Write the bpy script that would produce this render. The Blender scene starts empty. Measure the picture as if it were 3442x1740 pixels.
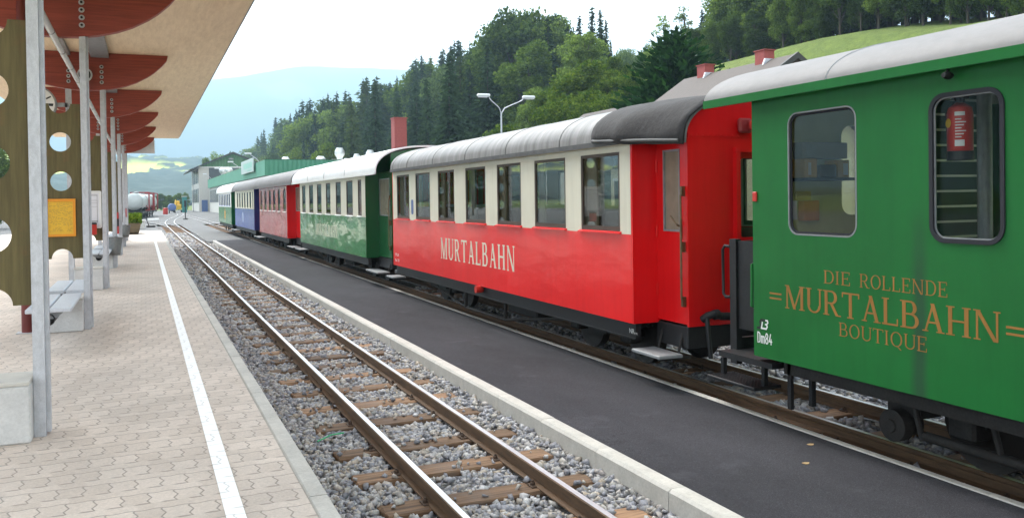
import bpy, bmesh, math, random
import numpy as np
from mathutils import Vector, Matrix
random.seed(7)
RNG = np.random.default_rng(7)
sc = bpy.context.scene
R = math.radians
PI = math.pi

# ------------------------------------------------------------------ camera
cd = bpy.data.cameras.new('camera')
cam = bpy.data.objects.new('camera', cd)
sc.collection.objects.link(cam)
sc.camera = cam
EYE = 1.99
ca, cb, ce = (.92003266, -.39159138, -.01400368), (.01771494, .00586601, .99982587), (.39144104, .92012053, -.01233394)
cam.matrix_world = Matrix(((ca[0], cb[0], -ce[0], 0), (ca[1], cb[1], -ce[1], 0), (ca[2], cb[2], -ce[2], EYE), (0, 0, 0, 1)))
cd.sensor_fit = 'HORIZONTAL'
cd.sensor_width = 36
cd.lens = 36 * 2907.936 / 3442
cd.shift_y = -169.9 / 3442
cd.clip_start, cd.clip_end = .1, 30000

# ------------------------------------------------------------------ world, sun, exposure
SUN_EL, SUN_AZ = R(56), R(-18)          # azimuth from +Y towards +X
w = bpy.data.worlds.new('World')
sc.world = w
w.use_nodes = True
nt = w.node_tree
bg = nt.nodes['Background']
sky = nt.nodes.new('ShaderNodeTexSky')
sky.sky_type = 'NISHITA'
sky.sun_disc = False
sky.sun_elevation = SUN_EL
sky.sun_rotation = SUN_AZ
sky.altitude = 800
sky.air_density = 1.0
sky.dust_density = 4.0
sky.ozone_density = 1.0
hs = nt.nodes.new('ShaderNodeHueSaturation')
hs.inputs['Saturation'].default_value = .05
nt.links.new(sky.outputs[0], hs.inputs['Color'])
nt.links.new(hs.outputs[0], bg.inputs[0])
bg.inputs[1].default_value = .15
sd = bpy.data.lights.new('sun', 'SUN')
sd.energy = .8
sd.angle = R(24)
sd.color = (1, .93, .82)
so = bpy.data.objects.new('sun', sd)
sc.collection.objects.link(so)
so.rotation_euler = Vector((-math.sin(SUN_AZ) * math.cos(SUN_EL), -math.cos(SUN_AZ) * math.cos(SUN_EL), -math.sin(SUN_EL))).to_track_quat('-Z', 'Y').to_euler()
so.location = (20, 40, 60)
sc.view_settings.view_transform = 'Standard'
sc.view_settings.look = 'None'
sc.view_settings.gamma = 1
sc.view_settings.exposure = 2.32
sc.render.engine = 'CYCLES'
sc.cycles.use_denoising = True
sc.cycles.max_bounces = 8
sc.cycles.transparent_max_bounces = 24
sc.cycles.volume_bounces = 0
sc.cycles.caustics_reflective = False
sc.cycles.caustics_refractive = False

# ------------------------------------------------------------------ materials
def newmat(name):
    m = bpy.data.materials.new(name)
    m.use_nodes = True
    return m, m.node_tree, m.node_tree.nodes['Principled BSDF']

def N(nt, t, **kw):
    n = nt.nodes.new('ShaderNode' + t)
    for k, v in kw.items():
        if k[0] == 'i' and k[1:].isdigit():
            n.inputs[int(k[1:])].default_value = v
        else:
            setattr(n, k, v)
    return n

def math_(nt, op, a, b=None, c=None):
    n = nt.nodes.new('ShaderNodeMath')
    n.operation = op
    for i, x in enumerate((a, b, c)):
        if x is None: continue
        if isinstance(x, (int, float)): n.inputs[i].default_value = x
        else: nt.links.new(x, n.inputs[i])
    return n.outputs[0]

def coords(nt, scale=(1, 1, 1), kind='Object'):
    tc = N(nt, 'TexCoord')
    mp = N(nt, 'Mapping')
    mp.inputs['Scale'].default_value = scale
    nt.links.new(tc.outputs[kind], mp.inputs[0])
    return mp.outputs[0]

def noise(nt, co, scale, detail=4, rough=.55):
    n = N(nt, 'TexNoise')
    n.inputs['Scale'].default_value = scale
    n.inputs['Detail'].default_value = detail
    n.inputs['Roughness'].default_value = rough
    nt.links.new(co, n.inputs['Vector'])
    return n.outputs[0]

def ramp(nt, fac, stops):
    r = N(nt, 'ValToRGB')
    el = r.color_ramp.elements
    while len(el) < len(stops): el.new(.5)
    for e, (p, c) in zip(el, stops):
        e.position = p
        e.color = (*c, 1) if len(c) == 3 else c
    nt.links.new(fac, r.inputs[0])
    return r.outputs[0]

def mixc(nt, fac, a, b, mode='MIX'):
    n = N(nt, 'Mix', data_type='RGBA', blend_type=mode)
    for s, x in ((n.inputs[0], fac), (n.inputs[6], a), (n.inputs[7], b)):
        if isinstance(x, (int, float)): s.default_value = x
        elif isinstance(x, tuple): s.default_value = (*x, 1) if len(x) == 3 else x
        else: nt.links.new(x, s)
    return n.outputs[2]

def bump(nt, p, h, strength=.3, dist=.01):
    b = N(nt, 'Bump')
    b.inputs['Strength'].default_value = strength
    b.inputs['Distance'].default_value = dist
    nt.links.new(h, b.inputs['Height'])
    nt.links.new(b.outputs[0], p.inputs['Normal'])

def pbr(name, col, rough=.5, metal=0, var=.25, scale=6, stretch=(1, 1, 1), bmp=0, bdist=.01, fine=0, coat=0, col2=None, objvar=0, spec=None):
    """base colour varied by noise (col -> col2 or a darker col), optional bump"""
    m, nt, p = newmat(name)
    co = coords(nt, stretch)
    n1 = noise(nt, co, scale, 6, .6)
    c2 = col2 or tuple(c * (1 - var) for c in col)
    c = ramp(nt, n1, [(.32, c2), (.68, col)])
    if fine:
        n2 = noise(nt, co, scale * 9, 3, .6)
        f = ramp(nt, n2, [(.3, (1 - fine,) * 3), (.7, (1 + fine * .5,) * 3)])
        c = mixc(nt, 1.0, c, f, 'MULTIPLY')
    if objvar:
        oi = N(nt, 'ObjectInfo')
        f = ramp(nt, oi.outputs['Random'], [(0, (1 - objvar,) * 3), (1, (1 + objvar * .6,) * 3)])
        c = mixc(nt, 1.0, c, f, 'MULTIPLY')
    nt.links.new(c, p.inputs['Base Color'])
    r = math_(nt, 'MULTIPLY_ADD', n1, .25 * rough, rough * .88)
    nt.links.new(r, p.inputs['Roughness'])
    p.inputs['Metallic'].default_value = metal
    if coat: p.inputs['Coat Weight'].default_value = coat; p.inputs['Coat Roughness'].default_value = .05
    if spec is not None: p.inputs['Specular IOR Level'].default_value = spec
    if bmp: bump(nt, p, noise(nt, co, scale * 3, 5, .65), bmp, bdist)
    return m

def paint(name, col, rough=.16, wave=.25, dirt=.25, spec=.5):
    """glossy coach paint on slightly rippled sheet steel"""
    m, nt, p = newmat(name)
    co = coords(nt)
    n1 = noise(nt, co, 1.3, 4)
    c = ramp(nt, n1, [(.3, tuple(x * (1 - dirt) for x in col)), (.7, col)])
    st = noise(nt, coords(nt, (6, 6, .5)), 2.2, 5, .65)
    d = ramp(nt, st, [(.3, (.8, .8, .8)), (.55, (1, 1, 1))])
    c = mixc(nt, .35, c, d, 'MULTIPLY')
    nt.links.new(c, p.inputs['Base Color'])
    nt.links.new(math_(nt, 'MULTIPLY_ADD', n1, .10, rough - .04), p.inputs['Roughness'])
    p.inputs['IOR'].default_value = 1.5
    p.inputs['Specular IOR Level'].default_value = spec
    if wave:
        h = noise(nt, coords(nt, (1, .65, 1.5)), 1.7, 3, .45)
        bump(nt, p, h, wave, .06)
    return m

def wood(name, dark, light, along=(1, 1, 12), rough=.75, scale=3, bmp=.25, worn=None, objvar=0):
    m, nt, p = newmat(name)
    co = coords(nt, along)
    n1 = noise(nt, co, scale, 8, .65)
    c = ramp(nt, n1, [(.3, dark), (.7, light)])
    if worn:
        n2 = noise(nt, coords(nt), 1.6, 5, .6)
        k = ramp(nt, n2, [(.55, (0, 0, 0)), (.75, (1, 1, 1))])
        c = mixc(nt, k, c, worn)
    if objvar:
        oi = N(nt, 'ObjectInfo')
        f = ramp(nt, oi.outputs['Random'], [(0, (1 - objvar,) * 3), (1, (1 + objvar * .7,) * 3)])
        c = mixc(nt, 1.0, c, f, 'MULTIPLY')
    nt.links.new(c, p.inputs['Base Color'])
    p.inputs['Roughness'].default_value = rough
    bump(nt, p, n1, bmp, .006)
    return m

def glass(name, tint=(.86, .88, .86), ior=1.5, rough=0.01, k_=.4):
    m, nt, p = newmat(name)
    nt.nodes.remove(p)
    out = nt.nodes['Material Output']
    tr = N(nt, 'BsdfTransparent'); tr.inputs[0].default_value = (*tint, 1)
    gl = N(nt, 'BsdfGlossy'); gl.inputs['Roughness'].default_value = rough
    fr = N(nt, 'Fresnel'); fr.inputs[0].default_value = ior
    k = math_(nt, 'MULTIPLY', fr.outputs[0], k_)
    mx = N(nt, 'MixShader')
    nt.links.new(k, mx.inputs[0]); nt.links.new(tr.outputs[0], mx.inputs[1]); nt.links.new(gl.outputs[0], mx.inputs[2])
    nt.links.new(mx.outputs[0], out.inputs[0])
    return m

def foliage(name, dark, light, transl=.3, objvar=.3):
    m, nt, p = newmat(name)
    nt.nodes.remove(p)
    out = nt.nodes['Material Output']
    g = N(nt, 'NewGeometry')
    c = ramp(nt, g.outputs['Random Per Island'], [(0, dark), (.6, tuple((a + b) / 2 for a, b in zip(dark, light))), (1, light)])
    oi = N(nt, 'ObjectInfo')
    f = ramp(nt, oi.outputs['Random'], [(0, (1 - objvar, 1 - objvar, 1 - objvar * .6)), (1, (1 + objvar, 1 + objvar * .8, 1))])
    c = mixc(nt, 1.0, c, f, 'MULTIPLY')
    d = N(nt, 'BsdfDiffuse'); t = N(nt, 'BsdfTranslucent')
    nt.links.new(c, d.inputs[0]); nt.links.new(mixc(nt, 1.0, c, (1.15, 1.25, .7), 'MULTIPLY'), t.inputs[0])
    mx = N(nt, 'MixShader'); mx.inputs[0].default_value = transl
    nt.links.new(d.outputs[0], mx.inputs[1]); nt.links.new(t.outputs[0], mx.inputs[2])
    nt.links.new(mx.outputs[0], out.inputs[0])
    return m

M = {}
M['galv'] = pbr('galvanised_steel', (.60, .62, .66), .5, .35, .22, 26, (1, 1, .5), .06, fine=.12)
M['galv_dark'] = pbr('dull_zinc', (.30, .31, .32), .55, .3, .25, 14)
M['beam'] = wood('glulam_red_stain', (.20, .036, .025), (.36, .070, .045), (1, 3, 22), .6, 1.6, .12)
M['soffit'] = wood('plywood_soffit', (.70, .55, .36), (.88, .72, .50), (10, 1.2, 4), .65, 1.6, .06)
M['panel'] = wood('olive_board', (.080, .064, .022), (.150, .122, .046), (14, 4, 1), .7, 1.5, .2, worn=(.20, .095, .035))
M['concrete'] = pbr('concrete_block', (.66, .66, .65), .85, 0, .18, 5, bmp=.12, fine=.1)
M['concrete_top'] = pbr('pale_concrete', (.62, .60, .55), .8, 0, .15, 6, bmp=.1)
M['kerb'] = pbr('kerb_concrete', (.53, .505, .46), .85, 0, .2, 5, bmp=.15, fine=.12, objvar=.06)
M['plank'] = pbr('pale_seat_plank', (.62, .66, .72), .35, 0, .15, 8, (8, 1, 8), .05)
M['black'] = pbr('black_steel', (.020, .020, .022), .5, .2, .4, 5, bmp=.1, fine=.3)
M['under'] = pbr('grimy_underframe', (.030, .026, .023), .75, .1, .5, 6, bmp=.2, fine=.4, col2=(.014, .012, .011))
M['wheel'] = pbr('wheel_steel', (.035, .028, .024), .6, .4, .4, 8)
M['rust'] = pbr('rail_rust', (.165, .095, .050), .7, .2, .4, 9, (4, .5, 4), .15, fine=.25, col2=(.085, .050, .028))
M['railtop'] = pbr('rail_running_face', (.66, .68, .70), .36, .85, .15, 4, (6, .3, 1))
M['sleeper'] = wood('weathered_sleeper', (.085, .048, .026), (.36, .21, .115), (1, 14, 8), .85, 2.2, .5, objvar=.5, worn=(.17, .14, .12))
M['clip'] = pbr('rail_clip_steel', (.10, .065, .045), .7, .4, .4, 20)
M['red'] = paint('coach_red', (.80, .014, .016), .15, .22, .10, .45)
M['redend'] = paint('coach_red_ends', (.74, .008, .010), .2, .06, .12, .4)
M['cream'] = paint('coach_cream', (.70, .66, .53), .3, .04, .12)
def van_streak():
    m = M['green1']; nt = m.node_tree; p = nt.nodes['Principled BSDF']
    old = p.inputs['Base Color'].links[0].from_socket
    sp = N(nt, 'SeparateXYZ'); nt.links.new(coords(nt), sp.inputs[0])
    wob = math_(nt, 'MULTIPLY_ADD', noise(nt, coords(nt, (1, 1, .6)), 3, 3), .10, -.05)
    d = math_(nt, 'ABSOLUTE', math_(nt, 'ADD', math_(nt, 'SUBTRACT', sp.outputs[1], 4.205), wob))
    k = ramp(nt, d, [(.02, (1, 1, 1)), (.075, (0, 0, 0))])
    zf = ramp(nt, math_(nt, 'MULTIPLY', sp.outputs[2], .33), [(.45, (1, 1, 1)), (.64, (0, 0, 0))])
    f = math_(nt, 'MULTIPLY', math_(nt, 'MULTIPLY', k, zf), .62)
    nt.links.new(mixc(nt, f, old, (.028, .045, .036)), p.inputs['Base Color'])
M['green3'] = paint('coach_green', (.020, .225, .060), .10, .42, .15)
M['green1'] = paint('van_green', (.012, .140, .029), .36, .04, .2, .25)
van_streak() if 'green1' in M else None
M['blue'] = paint('coach_blue', (.03, .09, .36), .2, .22, .2)
M['bluedark'] = paint('coach_navy', (.012, .030, .17), .25, .05, .2)
M['green6'] = paint('far_green', (.07, .24, .09), .2, .22, .2)
M['rose'] = paint('coach_dull_red', (.48, .03, .035), .12, .6, .2)
M['green_end'] = paint('coach_green_end', (.008, .105, .030), .2, .06, .2)
M['roof_pale'] = pbr('pale_roof_sheet', (.185, .178, .178), .65, .0, .28, 2, (1, .6, 1), .03, fine=.08)
M['roof_white'] = pbr('white_roof_sheet', (.80, .81, .82), .42, .0, .1, 2, fine=.05)
M['roof_grey'] = pbr('grey_felt_roof', (.25, .24, .235), .5, .0, .45, 1.6, (.5, 5, .5), .05, fine=.15, col2=(.11, .105, .10))
M['felt'] = pbr('black_felt', (.036, .033, .034), .85, 0, .5, 3, (1, 2, 1), .4, .02, fine=.3)
M['seam'] = pbr('roof_seam', (.10, .10, .10), .6, 0, .4, 8)
M['glass'] = glass('coach_glass', k_=.42)
M['clear_glass'] = glass('van_glass', k_=.10)
M['frost'] = pbr('frosted_glass', (.30, .27, .20), .22, 0, .3, 5)
M['framebrown'] = pbr('brown_window_frame', (.075, .050, .035), .5, 0, .4, 8)
M['rubber'] = pbr('rubber_seal', (.016, .017, .024), .8, 0, .3, 8)
M['alu'] = pbr('aluminium_trim', (.62, .64, .64), .35, .7, .12, 8)
M['brass'] = pbr('worn_brass', (.22, .16, .09), .4, .8, .4, 14)
M['seatgreen'] = pbr('dark_upholstery', (.045, .050, .045), .8, 0, .3, 6)
M['inner'] = pbr('interior_veneer', (.42, .36, .22), .5, 0, .25, 3, (1, 1, 8))
M['innerfloor'] = pbr('interior_floor', (.09, .08, .07), .7, 0, .3, 4)
M['lino'] = pbr('olive_interior', (.66, .66, .33), .6, 0, .2, 3)
M['innerdark'] = pbr('dark_green_interior', (.03, .10, .075), .6, 0, .3, 3)
M['white'] = pbr('white_enamel', (.78, .78, .76), .4, 0, .08, 5)
M['offwhite'] = pbr('paper_white', (.74, .74, .78), .6, 0, .08, 9)
M['grey'] = pbr('mid_grey', (.28, .28, .28), .6, 0, .2, 6)
M['dark'] = pbr('dark_glass_wall', (.05, .065, .075), .15, 0, .3, 3)
M['cream_text'] = pbr('cream_lettering', (.74, .69, .55), .5, 0, .12, 6)
M['gold_text'] = pbr('ochre_lettering', (.31, .140, .023), .55, 0, .2, 6)
M['white_text'] = pbr('white_lettering', (.75, .76, .74), .5, 0, .1, 6)
M['ink'] = pbr('black_print', (.02, .02, .022), .6, 0, .2, 6)
M['yellow'] = pbr('timetable_yellow', (.80, .48, .03), .5, 0, .10, 14, fine=.05)
M['orange'] = pbr('orange_frame', (.80, .30, .008), .4, 0, .08, 5)
M['olive_ink'] = pbr('faint_print', (.50, .29, .05), .6, 0, .2, 5)
M['redplastic'] = pbr('red_plastic', (.55, .03, .02), .4, 0, .15, 6)
M['pipe_red'] = pbr('oxide_red_pipe', (.17, .022, .018), .5, 0, .3, 5)
M['tube'] = pbr('light_tube', (.55, .56, .55), .25, 0, .12, 3)
M['basket'] = pbr('zinc_basket', (.20, .205, .20), .6, .2, .3, 20, bmp=.2)
M['brick'] = pbr('painted_brick', (.36, .075, .065), .75, 0, .25, 9, bmp=.15, fine=.2)
M['tile'] = pbr('weathered_tiles', (.125, .105, .095), .85, 0, .3, 5, (1, 8, 1), .35, fine=.25)
M['timber_trim'] = pbr('dark_trim', (.04, .04, .04), .6)
M['render'] = pbr('pale_render', (.60, .58, .53), .85, 0, .12, 3)
M['tankgrey'] = pbr('tank_shell', (.50, .53, .52), .35, .2, .12, 3)
M['frame_red'] = pbr('container_frame_red', (.36, .03, .03), .5, 0, .3, 5)
M['bark'] = pbr('bark', (.085, .065, .05), .9, 0, .4, 5, (1, 1, .3), .4)
M['bluepaint'] = pbr('blue_machine', (.10, .16, .36), .5, 0, .2, 4)
M['teal'] = pbr('teal_cabinet', (.03, .22, .20), .5, 0, .2, 4)
M['planter'] = wood('planter_board', (.06, .045, .025), (.14, .10, .05), (1, 1, 12), .8, 3, .3)
M['lamp_white'] = pbr('lamp_housing', (.70, .73, .76), .4, 0, .1, 5)
M['curtain'] = pbr('grey_curtain', (.34, .33, .30), .9, 0, .15, 8, (12, 12, 1))
M['head_cloth'] = pbr('pale_blue_cloth', (.42, .52, .70), .9, 0, .1, 6)

def corrugated(name, col, period=.35, axis=1):
    m, nt, p = newmat(name)
    co = coords(nt)
    sp = N(nt, 'SeparateXYZ'); nt.links.new(co, sp.inputs[0])
    s = math_(nt, 'SINE', math_(nt, 'MULTIPLY', sp.outputs[axis], 2 * PI / period))
    n1 = noise(nt, co, .4, 3)
    nt.links.new(ramp(nt, n1, [(.3, tuple(c * .85 for c in col)), (.7, col)]), p.inputs['Base Color'])
    p.inputs['Roughness'].default_value = .5
    bump(nt, p, s, .6, .05)
    return m
M['corr_x'] = corrugated('green_cladding_end', (.065, .27, .16), .5, 0)
M['corr_y'] = corrugated('green_cladding', (.095, .31, .20), .6, 1)
M['gable'] = corrugated('green_gable_boards', (.060, .175, .070), .6, 0)

def paving():
    m, nt, p = newmat('wavy_paver')
    co = coords(nt)
    sp = N(nt, 'SeparateXYZ'); nt.links.new(co, sp.inputs[0])
    u, v = sp.outputs[0], sp.outputs[1]
    A = lambda *a: math_(nt, *a)
    P = .30
    big = A('FLOOR', A('DIVIDE', v, P))
    off = A('MULTIPLY', A('MODULO', A('ABSOLUTE', big), 2.0), .5)
    uu = A('ADD', A('DIVIDE', u, .145), off)
    wv = A('MULTIPLY', A('SINE', A('MULTIPLY', uu, 2 * PI)), .0065)
    v2 = A('ADD', v, wv)
    t = A('FRACT', A('DIVIDE', v2, P))
    row = A('FLOOR', A('DIVIDE', v2, P))
    # horizontal joints at t = 0 and t = .64
    d1 = A('MULTIPLY', A('MINIMUM', t, A('SUBTRACT', 1.0, t)), P)
    d2 = A('MULTIPLY', A('ABSOLUTE', A('SUBTRACT', t, .64)), P)
    dh = A('MINIMUM', d1, d2)
    # zigzag upright joints inside the tall courses only
    zz = A('MULTIPLY', A('SUBTRACT', A('PINGPONG', A('ADD', A('MULTIPLY', t, 4.8), .3), 1.0), .5), .17)
    off2 = A('MULTIPLY', A('MODULO', A('ABSOLUTE', row), 2.0), .5)
    cellu = A('ADD', A('ADD', A('DIVIDE', u, .145), zz), off2)
    fx = A('FRACT', cellu)
    dv = A('MULTIPLY', A('MINIMUM', fx, A('SUBTRACT', 1.0, fx)), .145)
    inband = A('GREATER_THAN', t, .64)
    dv = A('ADD', dv, A('MULTIPLY', inband, 1.0))
    d = A('MINIMUM', dh, dv)
    # wobble and joint profile
    d = A('ADD', d, A('MULTIPLY_ADD', noise(nt, co, 40, 2), .003, -.0015))
    mr = N(nt, 'MapRange'); mr.inputs[1].default_value = .0020; mr.inputs[2].default_value = .0070
    nt.links.new(d, mr.inputs[0])
    k = mr.outputs[0]
    cv = N(nt, 'CombineXYZ')
    nt.links.new(A('FLOOR', cellu), cv.inputs[0]); nt.links.new(A('ADD', row, A('MULTIPLY', inband, .37)), cv.inputs[1])
    wn = N(nt, 'TexWhiteNoise', noise_dimensions='2D'); nt.links.new(cv.outputs[0], wn.inputs['Vector'])
    base = ramp(nt, wn.outputs[0], [(0, (.54, .46, .395)), (1, (.63, .545, .475))])
    n1 = noise(nt, co, .9, 5); n2 = noise(nt, co, 60, 4, .7)
    base = mixc(nt, 1.0, base, ramp(nt, n1, [(.3, (.82, .82, .82)), (.65, (1.04, 1.03, 1.02))]), 'MULTIPLY')
    base = mixc(nt, 1.0, base, ramp(nt, n2, [(.3, (.84, .84, .84)), (.7, (1.1, 1.1, 1.1))]), 'MULTIPLY')
    joint = mixc(nt, noise(nt, co, 1.7, 3), (.23, .195, .165), (.34, .29, .25))
    c = mixc(nt, k, joint, base)
    # painted safety line lets the joints show through
    nt.links.new(c, p.inputs['Base Color'])
    p.inputs['Roughness'].default_value = .8
    bump(nt, p, A('ADD', k, A('MULTIPLY', n2, .25)), .5, .004)
    return m, nt, k
M['paving'], _, _ = paving()

def lineMat():
    m, nt, k = paving()
    m.name = 'white_line_paint'
    p = nt.nodes['Principled BSDF']
    co = coords(nt)
    n = noise(nt, co, 9, 5, .65)
    wear = ramp(nt, n, [(.66, (0, 0, 0)), (.80, (1, 1, 1))])
    old = p.inputs['Base Color'].links[0].from_socket
    white = mixc(nt, k, (.64, .62, .60), (.93, .93, .92))
    nt.links.new(mixc(nt, math_(nt, 'MULTIPLY', wear, .35), white, old), p.inputs['Base Color'])
    return m
M['line'] = lineMat()

def asphalt(name, a, b, big=.35, spark=True):
    m, nt, p = newmat(name)
    co = coords(nt)
    n1 = noise(nt, coords(nt, (1, .45, 1)), big * 1.6, 8, .68)
    n2 = noise(nt, co, 140, 3, .7)
    c = ramp(nt, n1, [(.3, a), (.7, b)])
    c = mixc(nt, 1.0, c, ramp(nt, n2, [(.25, (.45,) * 3), (.52, (1,) * 3), (.75, (2.2,) * 3)]), 'MULTIPLY')
    if spark:
        vo = N(nt, 'TexVoronoi'); vo.inputs['Scale'].default_value = 55
        nt.links.new(co, vo.inputs['Vector'])
        c = mixc(nt, ramp(nt, vo.outputs['Distance'], [(.06, (.5, .5, .5)), (.13, (0, 0, 0))]), c, (.22, .21, .2))
    cr = N(nt, 'TexVoronoi', feature='DISTANCE_TO_EDGE'); cr.inputs['Scale'].default_value = .42
    wv = N(nt, 'VectorMath', operation='ADD'); nz = N(nt, 'TexNoise'); nz.inputs['Scale'].default_value = 2.2; nz.inputs['Detail'].default_value = 5
    nt.links.new(co, nz.inputs['Vector']); nt.links.new(co, wv.inputs[0]); nt.links.new(nz.outputs['Color'], wv.inputs[1]); nt.links.new(wv.outputs[0], cr.inputs['Vector'])
    ck = ramp(nt, cr.outputs['Distance'], [(.0015, (1, 1, 1)), (.004, (0, 0, 0))])
    gate = ramp(nt, noise(nt, co, .5, 3), [(.52, (0, 0, 0)), (.6, (1, 1, 1))])
    c = mixc(nt, math_(nt, 'MULTIPLY', math_(nt, 'MULTIPLY', ck, gate), .55), c, tuple(x * .4 for x in a))
    st = ramp(nt, noise(nt, co, 1.9, 5, .6), [(.60, (0, 0, 0)), (.72, (1, 1, 1))])
    c = mixc(nt, math_(nt, 'MULTIPLY', st, .3), c, tuple(x * 1.9 for x in b))
    nt.links.new(c, p.inputs['Base Color'])
    p.inputs['Roughness'].default_value = .9
    p.inputs['Specular IOR Level'].default_value = .22
    bump(nt, p, n2, .8, .008)
    return m
M['asphalt'] = asphalt('fresh_asphalt', (.021, .021, .025), (.048, .047, .055))
M['yard'] = asphalt('old_yard_asphalt', (.115, .115, .117), (.17, .168, .165), .15, False)

def gravel(name):
    m, nt, p = newmat(name)
    co = coords(nt)
    vo = N(nt, 'TexVoronoi'); vo.inputs['Scale'].default_value = 24
    nt.links.new(co, vo.inputs['Vector'])
    sp = N(nt, 'SeparateColor'); nt.links.new(vo.outputs['Color'], sp.inputs[0])
    c = ramp(nt, sp.outputs[0], [(0, (.10, .10, .11)), (.35, (.20, .20, .21)), (.6, (.30, .28, .25)), (.8, (.24, .24, .27)), (1, (.40, .39, .38))])
    e = ramp(nt, vo.outputs['Distance'], [(.3, (1, 1, 1)), (.75, (.25, .25, .25))])
    nt.links.new(mixc(nt, 1.0, c, e, 'MULTIPLY'), p.inputs['Base Color'])
    p.inputs['Roughness'].default_value = .9
    bump(nt, p, math_(nt, 'SUBTRACT', 1.0, vo.outputs['Distance']), 1.0, .03)
    return m
M['gravel'] = gravel('ballast_bed')

def stoneMat():
    m, nt, p = newmat('crushed_stone')
    g = N(nt, 'NewGeometry')
    c = ramp(nt, g.outputs['Random Per Island'], [(0, (.20, .20, .22)), (.25, (.33, .33, .36)), (.45, (.44, .41, .36)), (.6, (.31, .32, .36)), (.75, (.44, .37, .29)), (.9, (.46, .45, .46)), (1, (.54, .53, .52))])
    n1 = noise(nt, coords(nt), 60, 3)
    nt.links.new(mixc(nt, 1.0, c, ramp(nt, n1, [(.3, (.75,) * 3), (.7, (1.15,) * 3)]), 'MULTIPLY'), p.inputs['Base Color'])
    p.inputs['Roughness'].default_value = .8
    return m
M['stone'] = stoneMat()

def groundMat():
    m, nt, p = newmat('valley_grass')
    co = coords(nt)
    n1 = noise(nt, co, .05, 6, .6); n2 = noise(nt, co, 1.4, 6, .7); n3 = noise(nt, co, 9, 4, .7)
    c = ramp(nt, n1, [(.3, (.100, .150, .026)), (.55, (.145, .205, .034)), (.75, (.20, .235, .055))])
    c = mixc(nt, 1.0, c, ramp(nt, n2, [(.25, (.55, .6, .5)), (.7, (1.25, 1.2, 1.1))]), 'MULTIPLY')
    c = mixc(nt, 1.0, c, ramp(nt, n3, [(.3, (.7,) * 3), (.7, (1.2,) * 3)]), 'MULTIPLY')
    nt.links.new(c, p.inputs['Base Color'])
    p.inputs['Roughness'].default_value = .95
    bump(nt, p, n3, .8, .3)
    return m
M['grass'] = groundMat()

def farMat(name, patches, forest=(.018, .035, .018), meadow=(.66, .74, .09), s=.0016, lo=.5, hi=.54):
    m, nt, p = newmat(name)
    co = coords(nt)
    n1 = noise(nt, coords(nt, (1, .45, 1)), s, 4, .5)
    n2 = noise(nt, co, s * 26, 5, .7)
    f = mixc(nt, n2, tuple(c * .6 for c in forest), tuple(c * 1.5 for c in forest))
    n3 = noise(nt, co, s * 7, 3, .6)
    md = mixc(nt, n3, tuple(c * .8 for c in meadow), tuple(c * 1.15 for c in meadow))
    k = ramp(nt, n1, [(lo, (0, 0, 0)), (hi, (1, 1, 1))])
    c = mixc(nt, math_(nt, 'MULTIPLY', k, patches), f, md)
    nt.links.new(c, p.inputs['Base Color'])
    p.inputs['Roughness'].default_value = 1
    return m
M['mountain'] = farMat('mountain_forest', .14, s=.0022, lo=.60, hi=.63)
M['foothill'] = farMat('foothill_mosaic', 1.0, s=.0036, lo=.47, hi=.50)

LEAF = {}
LEAF['spruce'] = foliage('spruce_needles', (.014, .030, .017), (.046, .080, .040), .15, .3)
LEAF['spruce2'] = foliage('olive_spruce_needles', (.028, .048, .018), (.080, .115, .036), .2, .3)
LEAF['leaf'] = foliage('broad_leaves', (.032, .062, .018), (.115, .170, .048), .42, .42)
LEAF['leaf2'] = foliage('pale_leaves', (.070, .112, .034), (.19, .265, .082), .5, .3)
LEAF['bright'] = foliage('bright_leaves', (.035, .075, .010), (.14, .19, .035), .4, .2)
LEAF['thuja'] = foliage('dense_evergreen', (.008, .028, .010), (.030, .085, .022), .15, .1)

# ------------------------------------------------------------------ mesh helpers
COL = sc.collection

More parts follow.
